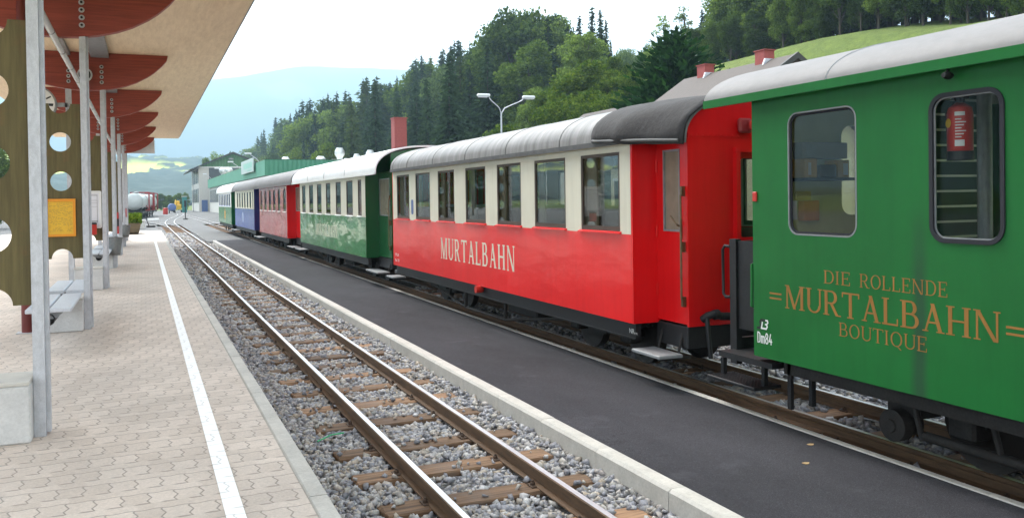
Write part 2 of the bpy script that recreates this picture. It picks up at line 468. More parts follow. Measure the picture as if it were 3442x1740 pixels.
class MB:
    def __init__(s): s.v = []; s.f = []; s.m = []
    def add(s, vs, fs, m=0):
        o = len(s.v)
        s.v += [tuple(map(float, p)) for p in vs]
        s.f += [tuple(i + o for i in f) for f in fs]
        s.m += [m] * len(fs)
        return s
    def box(s, x0, y0, z0, x1, y1, z1, m=0, bev=0):
        if x0 > x1: x0, x1 = x1, x0
        if y0 > y1: y0, y1 = y1, y0
        if z0 > z1: z0, z1 = z1, z0
        if bev:
            b = min(bev, (x1 - x0) * .45, (y1 - y0) * .45, (z1 - z0) * .45)
            bm = bmesh.new(); bmesh.ops.create_cube(bm, size=1)
            for v in bm.verts: v.co = Vector(((x0 + x1) / 2 + v.co.x * (x1 - x0), (y0 + y1) / 2 + v.co.y * (y1 - y0), (z0 + z1) / 2 + v.co.z * (z1 - z0)))
            bmesh.ops.bevel(bm, geom=bm.edges[:], offset=b, segments=1, affect='EDGES')
            bm.verts.index_update()
            s.add([v.co[:] for v in bm.verts], [[v.index for v in f.verts] for f in bm.faces], m); bm.free()
            return s
        return s.add([(x0, y0, z0), (x1, y0, z0), (x1, y1, z0), (x0, y1, z0), (x0, y0, z1), (x1, y0, z1), (x1, y1, z1), (x0, y1, z1)],
                     [(0, 3, 2, 1), (4, 5, 6, 7), (0, 1, 5, 4), (1, 2, 6, 5), (2, 3, 7, 6), (3, 0, 4, 7)], m)
    def prism(s, pts, plane, a, b, m=0):
        """polygon pts in plane 'XZ','YZ','XY' swept along the third axis from a to b"""
        n = len(pts)
        P = {'XZ': lambda p, t: (p[0], t, p[1]), 'YZ': lambda p, t: (t, p[0], p[1]), 'XY': lambda p, t: (p[0], p[1], t)}[plane]
        vs = [P(p, a) for p in pts] + [P(p, b) for p in pts]
        fs = [tuple(range(n))[::-1], tuple(range(n, 2 * n))] + [(i, (i + 1) % n, n + (i + 1) % n, n + i) for i in range(n)]
        return s.add(vs, fs, m)
    def tube(s, pts, r, n=8, m=0, r2=None, caps=True):
        pts = [Vector(p) for p in pts]
        k = len(pts); vs = []; prev = None
        for i, p in enumerate(pts):
            d = (pts[min(i + 1, k - 1)] - pts[max(i - 1, 0)]).normalized()
            if prev is None:
                a = d.orthogonal().normalized()
            else:
                a = (prev - d * prev.dot(d)).normalized()
            prev = a
            b = d.cross(a)
            rr = r if r2 is None else r + (r2 - r) * i / (k - 1)
            vs += [p + (a * math.cos(2 * PI * j / n) + b * math.sin(2 * PI * j / n)) * rr for j in range(n)]
        fs = [(i * n + j, i * n + (j + 1) % n, (i + 1) * n + (j + 1) % n, (i + 1) * n + j) for i in range(k - 1) for j in range(n)]
        if caps: fs += [tuple(range(n))[::-1], tuple(range((k - 1) * n, k * n))]
        return s.add(vs, fs, m)
    def lathe(s, prof, c=(0, 0, 0), axis='Z', n=20, m=0):
        vs = []
        for r, z in prof:
            for j in range(n):
                a = 2 * PI * j / n
                x, y = r * math.cos(a), r * math.sin(a)
                p = {'Z': (x, y, z), 'Y': (x, z, y), 'X': (z, x, y)}[axis]
                vs.append((c[0] + p[0], c[1] + p[1], c[2] + p[2]))
        k = len(prof)
        fs = [(i * n + j, i * n + (j + 1) % n, (i + 1) * n + (j + 1) % n, (i + 1) * n + j) for i in range(k - 1) for j in range(n)]
        fs += [tuple(range(n))[::-1], tuple(range((k - 1) * n, k * n))]
        return s.add(vs, fs, m)
    def holes(s, loops, plane, a, b, m=0):
        """flat sheet with holes: loops[0] outer, rest holes, thickness a..b on the third axis"""
        cu = bpy.data.curves.new('tmp', 'CURVE'); cu.dimensions = '2D'; cu.fill_mode = 'BOTH'
        cu.extrude = abs(b - a) / 2
        for L in loops:
            sp = cu.splines.new('POLY'); sp.points.add(len(L) - 1); sp.use_cyclic_u = True
            for pt, (x, y) in zip(sp.points, L): pt.co = (x, y, 0, 1)
        o = bpy.data.objects.new('tmp', cu); COL.objects.link(o)
        dg = bpy.context.evaluated_depsgraph_get(); dg.update()
        me = bpy.data.meshes.new_from_object(o.evaluated_get(dg))
        c = (a + b) / 2
        P = {'XZ': lambda p: (p[0], c + p[2], p[1]), 'YZ': lambda p: (c + p[2], p[0], p[1]), 'XY': lambda p: (p[0], p[1], c + p[2])}[plane]
        s.add([P(v.co) for v in me.vertices], [tuple(p.vertices) for p in me.polygons], m)
        bpy.data.objects.remove(o); bpy.data.curves.remove(cu); bpy.data.meshes.remove(me)
        return s
    def build(s, name, mats, parent=None, smooth=None, loc=None):
        org = Vector(loc) if loc is not None else (base_of(parent) if parent else Vector((0, 0, 0)))
        me = bpy.data.meshes.new(name)
        me.from_pydata([(x - org.x, y - org.y, z - org.z) for x, y, z in s.v], [], s.f)
        mats = mats if isinstance(mats, (list, tuple)) else [mats]
        for mm in mats: me.materials.append(M[mm] if isinstance(mm, str) else mm)
        me.polygons.foreach_set('material_index', s.m)
        bm = bmesh.new(); bm.from_mesh(me); bmesh.ops.recalc_face_normals(bm, faces=bm.faces); bm.to_mesh(me); bm.free()
        if smooth:
            me.polygons.foreach_set('use_smooth', [True] * len(me.polygons))
            me.set_sharp_from_angle(angle=R(smooth))
        o = bpy.data.objects.new(name, me); COL.objects.link(o)
        if parent is not None: o.parent = parent
        else: o.location = org
        return o

def base_of(o):
    v = Vector((0, 0, 0))
    while o is not None:
        v += o.location; o = o.parent
    return v

def tag(o, label=None, cat=None, group=None, kind=None):
    if label: o['label'] = label
    if cat: o['category'] = cat
    if group: o['group'] = group
    if kind: o['kind'] = kind
    return o

def thing(name, label, cat, loc=(0, 0, 0), group=None, kind=None):
    o = bpy.data.objects.new(name, None); COL.objects.link(o)
    o.location = loc; o.empty_display_size = .2
    return tag(o, label, cat, group, kind)

def copy_tree(o, loc=None, label=None, rotz=None, scale=None, parent=None):
    c = o.copy(); COL.objects.link(c)
    if parent is not None: c.parent = parent
    for ch in list(o.children): copy_tree(ch, parent=c)
    if loc is not None: c.location = loc
    if rotz is not None: c.rotation_euler = (0, 0, rotz)
    if scale is not None: c.scale = scale
    if label: c['label'] = label
    return c

def rrect(x0, y0, x1, y1, r, n=5):
    out = []
    for cx, cy, a0 in ((x1 - r, y1 - r, 0), (x0 + r, y1 - r, 90), (x0 + r, y0 + r, 180), (x1 - r, y0 + r, 270)):
        for i in range(n + 1):
            a = R(a0 + 90 * i / n)
            out.append((cx + r * math.cos(a), cy + r * math.sin(a)))
    return out

def rect(x0, y0, x1, y1): return [(x0, y0), (x1, y0), (x1, y1), (x0, y1)]
def circle(cx, cy, r, n=28): return [(cx + r * math.cos(2 * PI * i / n), cy + r * math.sin(2 * PI * i / n)) for i in range(n)]

def text_polys(body, size, font_shear=0):
    cu = bpy.data.curves.new('tmp', 'FONT'); cu.body = body; cu.size = size; cu.shear = font_shear; cu.resolution_u = 3
    o = bpy.data.objects.new('tmp', cu); COL.objects.link(o)
    dg = bpy.context.evaluated_depsgraph_get(); dg.update()
    me = bpy.data.meshes.new_from_object(o.evaluated_get(dg))
    vs = [(v.co.x, v.co.y) for v in me.vertices]; fs = [tuple(p.vertices) for p in me.polygons]
    bpy.data.objects.remove(o); bpy.data.curves.remove(cu); bpy.data.meshes.remove(me)
    return vs, fs

# serif capitals as stroke polygons on a cap height of 1
def glyph(ch, S=.135, t=.06, sf=.07, sh=.045):
    P = []
    r = lambda x0, y0, x1, y1: P.append([(x0, y0), (x1, y0), (x1, y1), (x0, y1)])
    def serif(x0, x1, y): r(x0 - sf, y, x1 + sf, y + sh)
    def stem(x, wd=S, top=True, bot=True):
        r(x, sh if bot else 0, x + wd, 1 - sh if top else 1)
        if bot: serif(x, x + wd, 0)
        if top: serif(x, x + wd, 1 - sh)
    def diag(x0, y0, x1, y1, wd): P.append([(x0, y0), (x0 + wd, y0), (x1 + wd, y1), (x1, y1)])
    def arc(cx, cy, rx, ry, a0, a1, wt=S, wn=t, n=14):
        pts_o, pts_i = [], []
        for i in range(n + 1):
            a = R(a0 + (a1 - a0) * i / n)
            pts_o.append((cx + rx * math.cos(a), cy + ry * math.sin(a)))
            pts_i.append((cx + (rx - wt) * math.cos(a), cy + (ry - wn) * math.sin(a)))
        for i in range(n): P.append([pts_o[i], pts_o[i + 1], pts_i[i + 1], pts_i[i]])
    if ch == 'M':
        stem(.07, t); stem(.74, S); diag(.40, 0, .07, 1, S); diag(.40, 0, .74, 1, t * 1.1); return P, .95
    if ch == 'U':
        r(.07, .3, .07 + S, 1 - sh); serif(.07, .07 + S, 1 - sh); r(.60, .3, .60 + t, 1 - sh); serif(.60, .60 + t, 1 - sh)
        arc(.365, .3, .295, .31, 180, 360, S * .8, .07); return P, .73
    if ch == 'R':
        stem(.07); r(.07 + S, 1 - t, .36, 1); r(.07 + S, .46, .36, .46 + t); arc(.36, .73, .24, .27, -90, 90); diag(.54, 0, .30, .46, S); r(.54, 0, .76, sh); return P, .76
    if ch == 'T':
        stem(.28, S, top=False); r(.0, 1 - t, .70, 1); r(0, .80, .045, 1 - t); r(.655, .80, .70, 1 - t); return P, .72
    if ch == 'A':
        diag(.10, 0, .36, 1, t); diag(.56, 0, .30, 1, S); r(.20, .30, .56, .30 + t); serif(.10, .10 + t, 0); serif(.56, .56 + S, 0); return P, .76
    if ch == 'L':
        stem(.07, bot=False); r(.0, 0, .58, t); r(.535, t, .58, .26); return P, .62
    if ch == 'B':
        stem(.07); r(.07 + S, 1 - t, .36, 1); r(.07 + S, .49, .38, .49 + t); r(.07 + S, 0, .38, t); arc(.36, .745, .21, .255, -90, 90); arc(.38, .275, .26, .275, -90, 90); return P, .68
    if ch == 'H':
        stem(.07); stem(.56); r(.07 + S, .47, .56, .47 + t); return P, .79
    if ch == 'N':
        stem(.07, t); r(.64, 0, .64 + t, 1 - sh); serif(.64, .64 + t, 1 - sh); diag(.57, 0, .05, 1, S); return P, .79
    if ch == 'D':
        stem(.07); r(.07 + S, 1 - t, .34, 1); r(.07 + S, 0, .34, t); arc(.34, .5, .36, .5, -90, 90); return P, .74
    if ch == 'I':
        stem(.07); return P, .30
    if ch == 'E':
        stem(.07, top=False, bot=False); r(0, 0, .58, t); r(0, 1 - t, .56, 1); r(.07 + S, .48, .44, .48 + t); r(.535, t, .58, .25); r(.515, .78, .56, 1 - t); r(.40, .40, .44, .48); r(.40, .48 + t, .44, .62); return P, .63
    if ch in 'OQ':
        arc(.38, .5, .37, .51, 0, 360, S, t, 28)
        if ch == 'Q': diag(.62, -.2, .36, .08, S * .9)
        return P, .78
    if ch == '=':
        r(0, .34, .5, .42); r(0, .56, .5, .64); return P, .56
    return P, .35

def lettering(mb, text, y_start, y_end, z0, height, x, m=0, gap=.06, **kw):
    """write along -Y on a plane facing -X"""
    cur = 0; items = []
    for ch in text:
        P, wd = glyph(ch, **kw); items.append((P, cur)); cur += wd + gap
    cur -= gap
    sx = (y_start - y_end) / cur
    i = 0
    for P, off in items:
        for poly in P:
            i += 1
            xx = x - .0002 * (i % 6)
            mb.add([(xx, y_start - (p[0] + off) * sx, z0 + p[1] * height) for p in poly], [tuple(range(len(poly)))], m)

def flat_text(mb, body, origin, xdir, zdir, size, off, m=0, shear=0, width=None):
    vs, fs = text_polys(body, size, shear)
    if not vs: return
    o, a, b = Vector(origin), Vector(xdir), Vector(zdir)
    k = 1
    if width: k = width / max(v[0] for v in vs)
    mb.add([o + a * (v[0] * k) + b * v[1] + Vector(off) for v in vs], fs, m)

def np_mesh(name, V, F, mat, parent=None, sizes=None):
    me = bpy.data.meshes.new(name)
    k = F.shape[1]
    me.vertices.add(len(V)); me.vertices.foreach_set('co', V.astype(np.float32).ravel())
    me.loops.add(F.size); me.loops.foreach_set('vertex_index', F.astype(np.int32).ravel())
    me.polygons.add(len(F)); me.polygons.foreach_set('loop_start', np.arange(0, F.size, k, dtype=np.int32))
    me.update(calc_edges=True)
    me.materials.append(mat)
    o = bpy.data.objects.new(name, me); COL.objects.link(o)
    if parent is not None: o.parent = parent
    return o

# ------------------------------------------------------------------ terrain
def sm(a, b, t):
    t = np.clip((np.asarray(t, float) - a) / (b - a), 0, 1)
    return t * t * (3 - 2 * t)

def hill(x, y):
    """height of the wooded valley side east of the line"""
    x = np.asarray(x, float); y = np.asarray(y, float)
    foot = 25 + .045 * np.maximum(y, 0)
    s = np.maximum(x - foot, 0)
    k = .72 - .31 * sm(74, 120, y) - .085 * (1 - sm(36, 55, y))
    near = np.minimum(s, 22) * k
    far = np.minimum(np.maximum(s - 22, 0), 90) * (.15 + .12 * sm(70, 170, y)) 
    h = near + far - 1.2 * (1 - np.exp(-s / 2.5))
    fade = 1 - sm(520, 800, y)
    return np.maximum(h, 0) * fade

def ground_z(x, y): return -.32 + hill(x, y) + .25 * np.sin(np.asarray(x) * .31) * np.sin(np.asarray(y) * .23) * sm(26, 34, x)

gx = np.unique(np.concatenate([np.linspace(-7500, -300, 20), np.linspace(-300, 20, 30), np.linspace(20, 120, 60), np.linspace(120, 400, 30), np.linspace(400, 8000, 20)]))
gy = np.unique(np.concatenate([np.linspace(-900, -60, 10), np.linspace(-60, 260, 110), np.linspace(260, 900, 60), np.linspace(900, 9500, 18)]))
GX, GY = np.meshgrid(gx, gy, indexing='ij')
V = np.stack([GX, GY, ground_z(GX, GY)], -1).reshape(-1, 3)
ni, nj = len(gx), len(gy)
I, J = np.meshgrid(np.arange(ni - 1), np.arange(nj - 1), indexing='ij')
Q = np.stack([I * nj + J, (I + 1) * nj + J, (I + 1) * nj + J + 1, I * nj + J + 1], -1).reshape(-1, 4)
g = np_mesh('ground', V, Q, M['grass']); g.data.polygons.foreach_set('use_smooth', [True] * len(Q))
tag(g, kind='structure')

from mathutils import noise as mnoise
def fbm(x, y, s, o=4):
    return mnoise.fractal(Vector((x * s, y * s, 3.7)), 1.0, 2.0, o)

def heightfield(name, xs, ys, fn, mat):
    X_, Y_ = np.meshgrid(xs, ys, indexing='ij')
    Z_ = np.array([[fn(a, b) for b in ys] for a in xs])
    V = np.stack([X_, Y_, Z_], -1).reshape(-1, 3)
    a, b = len(xs), len(ys)
    I, J = np.meshgrid(np.arange(a - 1), np.arange(b - 1), indexing='ij')
    Q = np.stack([I * b + J, (I + 1) * b + J, (I + 1) * b + J + 1, I * b + J + 1], -1).reshape(-1, 4)
    o = np_mesh(name, V, Q, mat); o.data.polygons.foreach_set('use_smooth', [True] * len(Q))
    return tag(o, kind='structure')

def sm1(a, b, t):
    t = min(max((t - a) / (b - a), 0), 1); return t * t * (3 - 2 * t)

RIDGE = [(-.42, .115), (-.20, .125), (-.08, .128), (.05, .129), (.08, .134), (.12, .142), (.17, .150), (.21, .150), (.26, .146), (.4, .13), (.7, .11)]
def ridge_el(az):
    for (a0, e0), (a1, e1) in zip(RIDGE, RIDGE[1:]):
        if az <= a1: return e0 + (e1 - e0) * min(max((az - a0) / (a1 - a0), 0), 1)
    return RIDGE[-1][1]
def mountain_z(x, y):
    az = math.atan2(x, y)
    d = math.hypot(x, y)
    top = ridge_el(az) * 5000
    p = sm1(2300, 5000, d) ** 1.2 * (1 - .5 * sm1(5000, 6500, d))
    return -3 + top * p * (1 + .05 * fbm(x, y, .0012) * (1 - sm1(4600, 5000, d) * .8)) + 10 * fbm(x, y, .006) * p
heightfield('mountains', np.linspace(-3200, 3600, 120), np.linspace(2200, 6600, 90), mountain_z, M['mountain'])

def foot_z(x, y):
    p = sm1(620, 1750, y)
    q = 1 - .6 * sm1(1750, 2300, y)
    w_ = 1 + .28 * fbm(x + 900, y, .0022)
    return -2 + 92 * p * q * w_ + 4 * fbm(x, y, .03) * p
def foot_mask(x, y, z):
    e = (z - EYE) / math.hypot(x, y)
    n = .004 * fbm(x, y, .006)
    v = 0
    if .0435 < e + n: v = 1
    elif .029 < e + n < .0405 and (fbm(x + 300, y - 200, .004) > -.35): v = 1
    if fbm(x - 500, y, .012) > .45: v = 0
    return v
def foot_zz(x, y):
    z = foot_z(x, y)
    return z if foot_mask(x, y, z) else z + 5 + 5 * fbm(x, y, .05, 3)
foot = heightfield('foothills', np.linspace(-700, 500, 240), np.linspace(600, 2350, 230), foot_zz, M['foothill'])
at = foot.data.attributes.new('meadow', 'FLOAT', 'POINT')
at.data.foreach_set('value', [float(foot_mask(v.co.x, v.co.y, foot_z(v.co.x, v.co.y))) for v in foot.data.vertices])
_nt = M['foothill'].node_tree
_at = N(_nt, 'Attribute', attribute_name='meadow')
_mx = [l.to_socket for l in _nt.links if l.to_node.bl_idname == 'ShaderNodeMath'][0]
_nt.links.new(_at.outputs['Fac'], _mx)

# haze-free setting close by -------------------------------------------------
PZ = .26
mb = MB(); mb.box(-7.5, -9, -.3, .848, 58, PZ)
tag(mb.build('platform_paving', 'paving'), kind='structure')
mb = MB(); mb.prism([(58, -.3), (58.0, PZ), (64.5, .0), (64.5, -.3)], 'YZ', -7.5, .95)
tag(mb.build('platform_ramp', 'paving'), kind='structure')
mb = MB(); mb.add([(.385, -2, PZ + .004), (.488, -2, PZ + .004), (.488, 55.5, PZ + .004), (.385, 55.5, PZ + .004)], [(0, 1, 2, 3)])
tag(mb.build('platform_line', 'line'), kind='structure')

def kerb_run(name, x0, x1, ztop, y0, y1, label, group, chamfer=.012, batter=0.0, z0=-.3):
    proto = None
    y = y0
    k = 0
    while y < y1 - .2:
        if proto is None:
            m = MB()
            prof = [(x0 - batter, z0), (x0, ztop - chamfer), (x0 + chamfer, ztop), (x1 - .004, ztop), (x1, ztop - .004), (x1, z0)]
            m.prism([(a - (x0 + x1) / 2, b) for a, b in prof], 'XZ', .0025, .9975)
            proto = m.build(name, 'kerb')
            o = proto
        else:
            o = proto.copy(); COL.objects.link(o)
        o.location = ((x0 + x1) / 2 + random.uniform(-.002, .002), y, random.uniform(-.0015, .0015))
        tag(o, label, 'kerb stone', group)
        y += 1.0; k += 1
kerb_run('kerb_stone', .852, .965, PZ + .004, .1 - 3, 57.6, 'pale concrete kerb stone edging the paved platform beside the near track', 'kerb stones of the paved platform')
kerb_run('kerb_stone', 3.155, 3.285, .055, -3.16, 46, 'grey concrete kerb stone between track ballast and the dark asphalt strip', 'kerb stones on the ballast side of the asphalt strip', .02, .012)
kerb_run('kerb_stone', 4.925, 4.99, .054, -3.12, 46, 'narrow concrete kerb stone between the asphalt strip and the train', 'kerb stones on the train side of the asphalt strip', .006)
mb = MB(); mb.box(3.283, -6, -.3, 4.927, 46.0, .045)
tag(mb.build('asphalt_platform', 'asphalt'), kind='structure')
mb = MB(); mb.add([(2.95, 46.2, -.03), (4.9, 46.2, -.03), (4.9, 84, -.03), (2.95, 84, -.03)], [(0, 1, 2, 3)])
mb.add([(-60, 84, -.034), (26, 84, -.034), (26, 235, -.034), (-60, 235, -.034)], [(0, 1, 2, 3)])
mb.add([(-60, 64.5, -.036), (1.0, 64.5, -.036), (1.0, 84, -.036), (-60, 84, -.036)], [(0, 1, 2, 3)])
mb.add([(-60, -9, -.04), (-7.52, -9, -.04), (-7.52, 64.5, -.04), (-60, 64.5, -.04)], [(0, 1, 2, 3)])
mb.add([(7.9, -9, -.10), (26, -9, -.10), (26, 84, -.10), (7.9, 84, -.10)], [(0, 1, 2, 3)])
tag(mb.build('yard_surface', 'yard'), kind='structure')

# ballast bed ---------------------------------------------------------------
def bed(name, prof, y0, y1):
    ys = np.linspace(y0, y1, int((y1 - y0) / .5) + 1)
    m = MB(); k = len(prof)
    for y in ys:
        m.v += [(x, y, z + random.uniform(-.008, .008)) for x, z in prof]
    for i in range(len(ys) - 1):
        for j in range(k - 1):
            m.f.append((i * k + j, i * k + j + 1, (i + 1) * k + j + 1, (i + 1) * k + j)); m.m.append(0)
    return tag(m.build(name, 'gravel'), kind='structure')
P1 = [(.95, -.125), (1.15, -.155), (1.45, -.165), (2.2, -.165), (3.0, -.16), (3.1, -.11), (3.2, -.075)]
P2 = [(4.94, -.12), (5.2, -.16), (5.9, -.165), (6.7, -.165), (7.4, -.14), (8.1, -.12)]
bed('ballast_bed', P1, -4, 84)
bed('ballast_bed', P2, -4, 84)

def prof_z(prof, x):
    return np.interp(x, [p[0] for p in prof], [p[1] for p in prof])

# sleepers positions (measured, then regular)
S1 = [2.1, 2.87, 3.6, 4.34, 4.99, 5.76, 6.47, 7.21, 8.08, 8.86, 9.64, 10.39, 11.08, 11.72, 12.45, 13.19, 14.03, 14.88]
while S1[-1] < 83: S1.append(S1[-1] + .755 + random.uniform(-.05, .05))
S2 = [1.0 + .78 * i for i in range(12)] + [16.9 + .78 * i for i in range(4)] + [61.5 + .8 * i for i in range(28)]
T1, T2 = 2.2325, 5.88

ICO = None
def ico():
    global ICO
    if ICO is None:
        v = np.array([(x, y, z) for x in (-1, 1) for y in (-1, 1) for z in (-1, 1)], float) * .74
        f = np.array([(0, 1, 3), (0, 3, 2), (4, 6, 7), (4, 7, 5), (0, 4, 5), (0, 5, 1), (2, 3, 7), (2, 7, 6), (0, 2, 6), (0, 6, 4), (1, 5, 7), (1, 7, 3)])
        ICO = (v, f)
    return ICO

def scatter_stones(spec):
    v0, f0 = ico()
    allc, alls = [], []
    for prof, xr, yr, dens, size, sl, tc in spec:
        n = int((xr[1] - xr[0]) * (yr[1] - yr[0]) * dens)
        x = RNG.uniform(*xr, n); y = RNG.uniform(*yr, n)
        s = size * RNG.uniform(.55, 1.45, n)
        sl_ = np.array(sl)
        d = np.min(np.abs(y[:, None] - sl_[None, :]), 1)
        on = (d < .125) & (np.abs(x - tc) < .82)
        keep = ~on | (RNG.random(n) < .05)
        keep &= (np.abs(np.abs(x - tc) - .4125) > .055)
        z = prof_z(prof, x) + s * RNG.uniform(-.1, .75, n)
        z = np.where(on, -.125 + s * .5, z)
        allc.append(np.stack([x, y, z], -1)[keep]); alls.append(s[keep])
    C = np.concatenate(allc); S = np.concatenate(alls); n = len(C)
    # random rotations and lumpy, angular stretch
    q = RNG.normal(size=(n, 4)); q /= np.linalg.norm(q, axis=1)[:, None]
    w_, x, y, z = q.T
    Rm = np.stack([1 - 2 * (y * y + z * z), 2 * (x * y - w_ * z), 2 * (x * z + w_ * y), 2 * (x * y + w_ * z), 1 - 2 * (x * x + z * z), 2 * (y * z - w_ * x), 2 * (x * z - w_ * y), 2 * (y * z + w_ * x), 1 - 2 * (x * x + y * y)], -1).reshape(n, 3, 3)
    st = RNG.uniform(.45, 1.3, (n, 1, 3))
    P = v0[None] * st * (1 + RNG.uniform(-.38, .30, (n, 8, 1))) + RNG.uniform(-.22, .22, (n, 8, 3))
    P = np.einsum('nij,nkj->nki', Rm, P) * S[:, None, None]
    P[:, :, 2] *= .8
    P += C[:, None, :]
    F = f0[None] + (np.arange(n) * 8)[:, None, None]
    return P.reshape(-1, 3), F.reshape(-1, 3)
Vs, Fs = scatter_stones([
    (P1, (.97, 3.14), (3.2, 13), 980, .0235, S1, T1),
    (P1, (.97, 3.14), (13, 24), 520, .030, S1, T1),
    (P1, (.97, 3.14), (24, 40), 170, .042, S1, T1),
    (P1, (.97, 3.10), (40, 64), 75, .055, S1, T1),
    (P2, (5.0, 8.0), (1.5, 10), 420, .030, S2, T2),
    (P2, (5.0, 8.0), (10, 20), 100, .036, S2, T2)])
o = np_mesh('ballast', Vs, Fs, M['stone'])
tag(o, 'grey and tan crushed stone ballast lying between the rails and kerbs', 'ballast', kind='stuff')

# rails ---------------------------------------------------------------------
RPROF = [(-.05, -.125), (.05, -.125), (.05, -.115), (.012, -.10), (.008, -.045), (.028, -.032), (.030, -.006), (.021, 0), (-.021, 0), (-.030, -.006), (-.028, -.032), (-.008, -.045), (-.012, -.10), (-.05, -.115)]
def rail(path, label, group=None):
    m = MB(); k = len(RPROF)
    for i, (x, y) in enumerate(path):
        a = path[max(i - 1, 0)]; b = path[min(i + 1, len(path) - 1)]
        t = Vector((b[0] - a[0], b[1] - a[1])).normalized()
        m.v += [(x + t.y * px, y - t.x * px, pz) for px, pz in RPROF]
    for i in range(len(path) - 1):
        for j in range(k):
            m.f.append((i * k + j, i * k + (j + 1) % k, (i + 1) * k + (j + 1) % k, (i + 1) * k + j))
            m.m.append(1 if j in (7,) else 0)
    o = m.build('rail', ['rust', 'railtop'])
    return tag(o, label, 'rail', group)
def xc1(y):
    t = min(max((y - 84) / 84, 0), 1); return T1 + (T2 - T1) * t * t * (3 - 2 * t)
def xcs(y): return T1 - .0032 * max(y - 72, 0) ** 2
ys = list(np.arange(-4, 84, 4.0)) + list(np.arange(84, 168, 2.0))
rail([(xc1(y) - .4125, y) for y in ys], 'rusty rail of the near track, closest to the paved platform')
rail([(xc1(y) + .4125, y) for y in ys], 'rusty rail of the near track, on the asphalt strip side')
ys = list(np.arange(-4, 190, 6.0))
rail([(T2 - .395, y) for y in ys], 'dark rail under the train, on the asphalt strip side')
rail([(T2 + .395, y) for y in ys], 'dark rail under the train, on the far side')
ys = list(np.arange(73, 106, 1.5))
rail([(xcs(y) - .4125, y) for y in ys], 'outer rail of the siding branching off beyond the platform end')
rail([(xcs(y) + .4125, y) for y in ys], 'inner rail of the siding branching off beyond the platform end')

def make_sleeper(seed):
    rr = random.Random(seed)
    m = MB(); m.box(-.81 + rr.uniform(-.02, .02), -.122, -.24, .81 + rr.uniform(-.03, .03), .122, -.125, bev=.012)
    m.v = [(x + rr.uniform(-.006, .006), y + rr.uniform(-.008, .008), z + rr.uniform(-.006, .004)) for x, y, z in m.v]
    return m
protos = []
def place_sleepers(ys, tc, near, label, group):
    for i, y in enumerate(ys):
        if len(protos) < 4:
            o = make_sleeper(len(protos)).build('sleeper', 'sleeper')
            for sx in (-.4125, .4125):
                for sy in (-1, 1):
                    c = MB(); x = sx + sy * .075
                    c.box(x - .028, -.05, -.126, x + .028, .05, -.112, bev=.004)
                    c.lathe([(.018, -.115), (.018, -.095), (.010, -.088), (.010, -.078)], (x, 0, 0), n=8)
                    c.build('rail_clip', 'clip', o)
            protos.append(o)
        else:
            s = protos[random.randrange(4)]
            o = s.copy(); COL.objects.link(o)
            if y < near:
                for ch in s.children:
                    c = ch.copy(); COL.objects.link(c); c.parent = o
        o.location = (tc + random.uniform(-.015, .03), y, random.uniform(-.006, .003))
        o.rotation_euler = (0, 0, random.uniform(-.02, .02))
        tag(o, label, 'sleeper', group)
place_sleepers(S1, T1, 30, 'weathered wooden sleeper in the ballast of the near open track', 'sleepers of the near track')
place_sleepers(S2, T2, 12, 'wooden sleeper in shade beneath the train', 'sleepers under the train')

# leaf litter on the asphalt, a green straw by the sleeper
for (x, y) in ((4.36, 4.9), (4.72, 5.25)):
    m = MB(); a = random.uniform(0, PI)
    pts = [(x + .022 * math.cos(a + t) * (1 if k % 2 else 1.6), y + .016 * math.sin(a + t) * 1.4, .052 + .004 * (k % 2)) for k, t in enumerate(np.linspace(0, 2 * PI, 6, endpoint=False))]
    m.prism([(p[0], p[1]) for p in pts], 'XY', .047, .051)
    tag(m.build('fallen_leaf', pbr('dry_leaf', (.40, .27, .13), .8)), 'dry brown leaf lying on the dark asphalt strip', 'leaf', 'leaves on the asphalt strip')
m = MB(); m.tube([(1.36, 7.62, -.115), (1.50, 7.72, -.10), (1.62, 7.76, -.105)], .007, 6)
tag(m.build('straw', pbr('green_plastic', (.02, .42, .16), .4)), 'bright green plastic straw lying in the ballast', 'straw')

